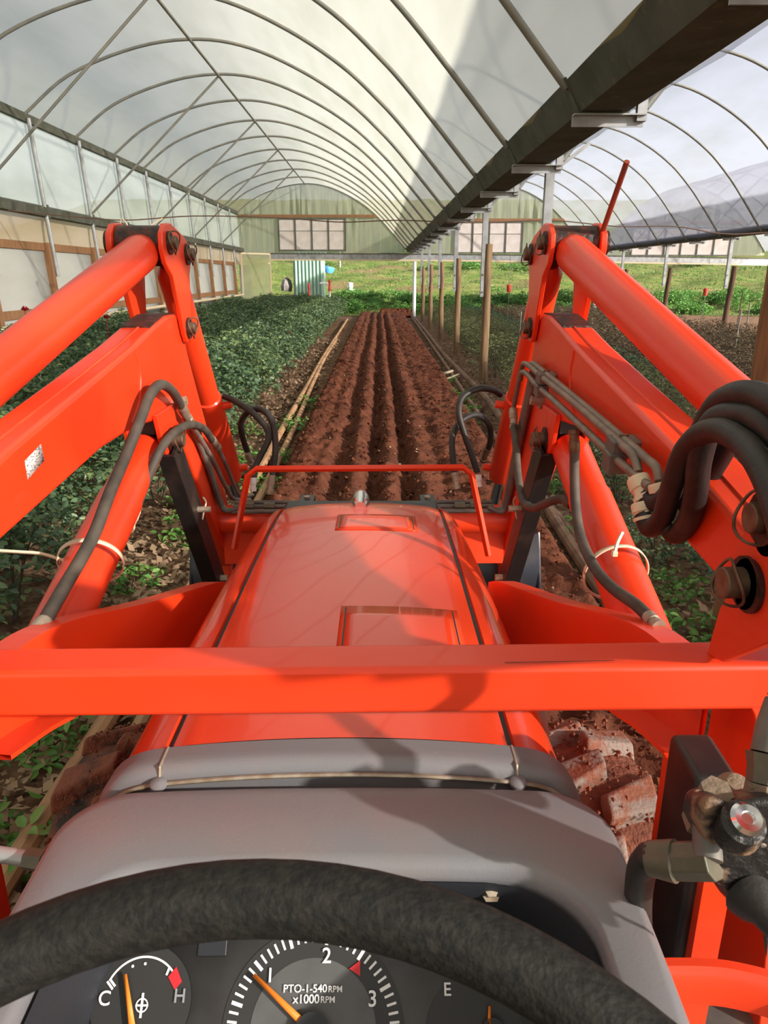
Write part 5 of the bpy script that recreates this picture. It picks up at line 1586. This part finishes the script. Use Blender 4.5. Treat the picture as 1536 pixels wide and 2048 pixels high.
# ---- right side: black post, control valve, orange rail
bpst = MB().prism([(0.735, EYE - 1.15), (0.735, EYE - 0.632), (0.758, EYE - 0.596), (0.845, EYE - 0.590), (0.845, EYE - 1.15)], 0.395, 0.452, 'x')
bpst.build('valve_post', M['black_steel'], tr, bevel=0.010, seg=3)
MB().box(V(0.425, 0.80, -0.95), (0.035, 0.16, 0.60)).build('post_rib', M['orange'], tr)
cv = empty('control_valve', V(0.43, 0.66, -0.66), parent=tr)
vb = MB()
body = [(1392, 1640), (1400, 1600), (1440, 1590), (1470, 1620), (1500, 1600), (1560, 1590), (1600, 1640), (1600, 1790), (1540, 1830), (1480, 1830), (1440, 1770), (1420, 1700)]
front = [Q(px, py, 0.600) for px, py in body]
back = [Q(px, py, 0.600) + Vector((0.012, 0.060, -0.035)) for px, py in body]
n = len(body)
vb.add(front + back, [tuple(range(n)), tuple(range(2 * n - 1, n - 1, -1))] + [(i, n + i, n + (i + 1) % n, (i + 1) % n) for i in range(n)])
vb.build('valve_body', M['valve'], cv, bevel=0.012, seg=3)
c = Q(1492, 1640, 0.585)
MB().lathe([(0, -0.03), (0.026, -0.03), (0.022, -0.006), (0.0175, -0.004)], c, (0.0, -0.55, 0.85), 24).build('cap_seat', M['valve'], cv)
MB().lathe([(0, -0.01), (0.0160, -0.01), (0.0165, 0.004), (0.013, 0.008), (0.007, 0.007), (0.006, 0.004), (0, 0.004)], c, (0.0, -0.55, 0.85), 24).build('chrome_cap', M['chrome'], cv)
c = Q(1425, 1598, 0.64)
MB().lathe([(0, -0.05), (0.020, -0.05), (0.020, 0), (0.017, 0.004), (0.017, 0.018), (0, 0.018)], c, (0.0, -0.35, 0.95), 6).build('plug_bolt', M['dust_valve'], cv)
c = Q(1468, 1583, 0.70)
MB().lathe([(0, -0.03), (0.020, -0.03), (0.0235, -0.008), (0.021, 0.008), (0.012, 0.018), (0, 0.020)], c, (0, -0.3, 1), 18).build('plug_cap', M['dust_valve'], cv)
MB().cyl(Q(1415, 1640, 0.63), Q(1415, 1720, 0.60), 0.015, 12).build('side_rib', M['clamp'], cv)
# elbow fitting pointing at the dash, with hose dropping behind the cowl
e0, e1, e2 = Q(1430, 1722, 0.60), Q(1350, 1722, 0.625), Q(1298, 1716, 0.64)
MB().cyl(e0, e1, 0.0205, 8).build('elbow_nut', M['olive_fitting'], cv, bevel=0.002)
MB().tube([e1 + (e1 - e2) * 0.1, e1, e2], [0.019, 0.0225, 0.0185], 16).build('elbow', M['olive_fitting'], cv)
MB().tube(catmull([e2 + (e1 - e2) * 0.2, e2, Q(1282, 1745, 0.66), Q(1276, 1810, 0.68), Q(1280, 1900, 0.72)], 6), 0.0165, 12).build('valve_hose', M['rubber'], cv)
# upright fitting stack at the frame edge
s0, s1, s2, s3, s4 = Q(1524, 1615, 0.63), Q(1530, 1568, 0.64), Q(1536, 1508, 0.655), Q(1544, 1455, 0.67), Q(1560, 1405, 0.685)
MB().tube([s0, s1], [0.021, 0.019], 8).build('adapter', M['dust_valve'], cv)
MB().tube([s1, s1 * 0.5 + s2 * 0.5, s2 * 0.95 + s1 * 0.05, s2], [0.019, 0.019, 0.022, 0.022], 8).build('swivel_nut', M['olive_fitting'], cv)
MB().tube([s2, s3, s4], [0.0175, 0.0165, 0.0155], 14).build('crimp_sleeve', M['clamp'], cv)
MB().tube(catmull([s4, Q(1590, 1370, 0.69), Q(1650, 1330, 0.68), Q(1720, 1250, 0.66)], 4), 0.0150, 12).build('valve_hose', M['rubber'], cv)
# rubber boot and lever at the lower right
l0, l1, l2 = Q(1498, 1790, 0.60), Q(1530, 1830, 0.575), Q(1580, 1900, 0.54)
MB().tube([l0, l0 * 0.5 + l1 * 0.5, l1, l2], [0.027, 0.023, 0.015, 0.008], 18).build('lever_boot', M['rubber'], cv)
tg = MB().add([Q(1524, 1852, 0.57), Q(1536, 1846, 0.57), Q(1530, 1908, 0.565)], [(0, 1, 2)]).build('boot_tip', M['rubber'], cv, solid=0.004)
# curved orange rail below the valve
rl = MB()
pts = catmull([V(0.285, 0.665, -0.822), V(0.36, 0.665, -0.816), V(0.43, 0.655, -0.812), V(0.49, 0.630, -0.818), V(0.53, 0.57, -0.85), V(0.545, 0.50, -0.93)], 6)
rows = []
for i, p in enumerate(pts):
    t = (pts[min(i + 1, len(pts) - 1)] - pts[max(i - 1, 0)]).normalized()
    nrm = Vector((t.y, -t.x, 0)).normalized()
    w_, h_ = 0.014, 0.026
    rows.append([p + nrm * w_ + Vector((0, 0, -h_)), p + nrm * w_ + Vector((0, 0, h_ * 0.6)), p + nrm * w_ * 0.4 + Vector((0, 0, h_)), p - nrm * w_ * 0.4 + Vector((0, 0, h_)), p - nrm * w_ + Vector((0, 0, h_ * 0.6)), p - nrm * w_ + Vector((0, 0, -h_))])
rl.grid(rows, closed=True, flip=True)
rl.build('side_rail', M['orange'], tr, angle=50)
MB().box(V(0.46, 0.56, -1.05), (0.34, 0.5, 0.05)).build('floor_plate', M['clamp'], tr)
MB().box(V(XT - 0.46, 0.56, -1.05), (0.34, 0.5, 0.05)).build('floor_plate', M['clamp'], tr)
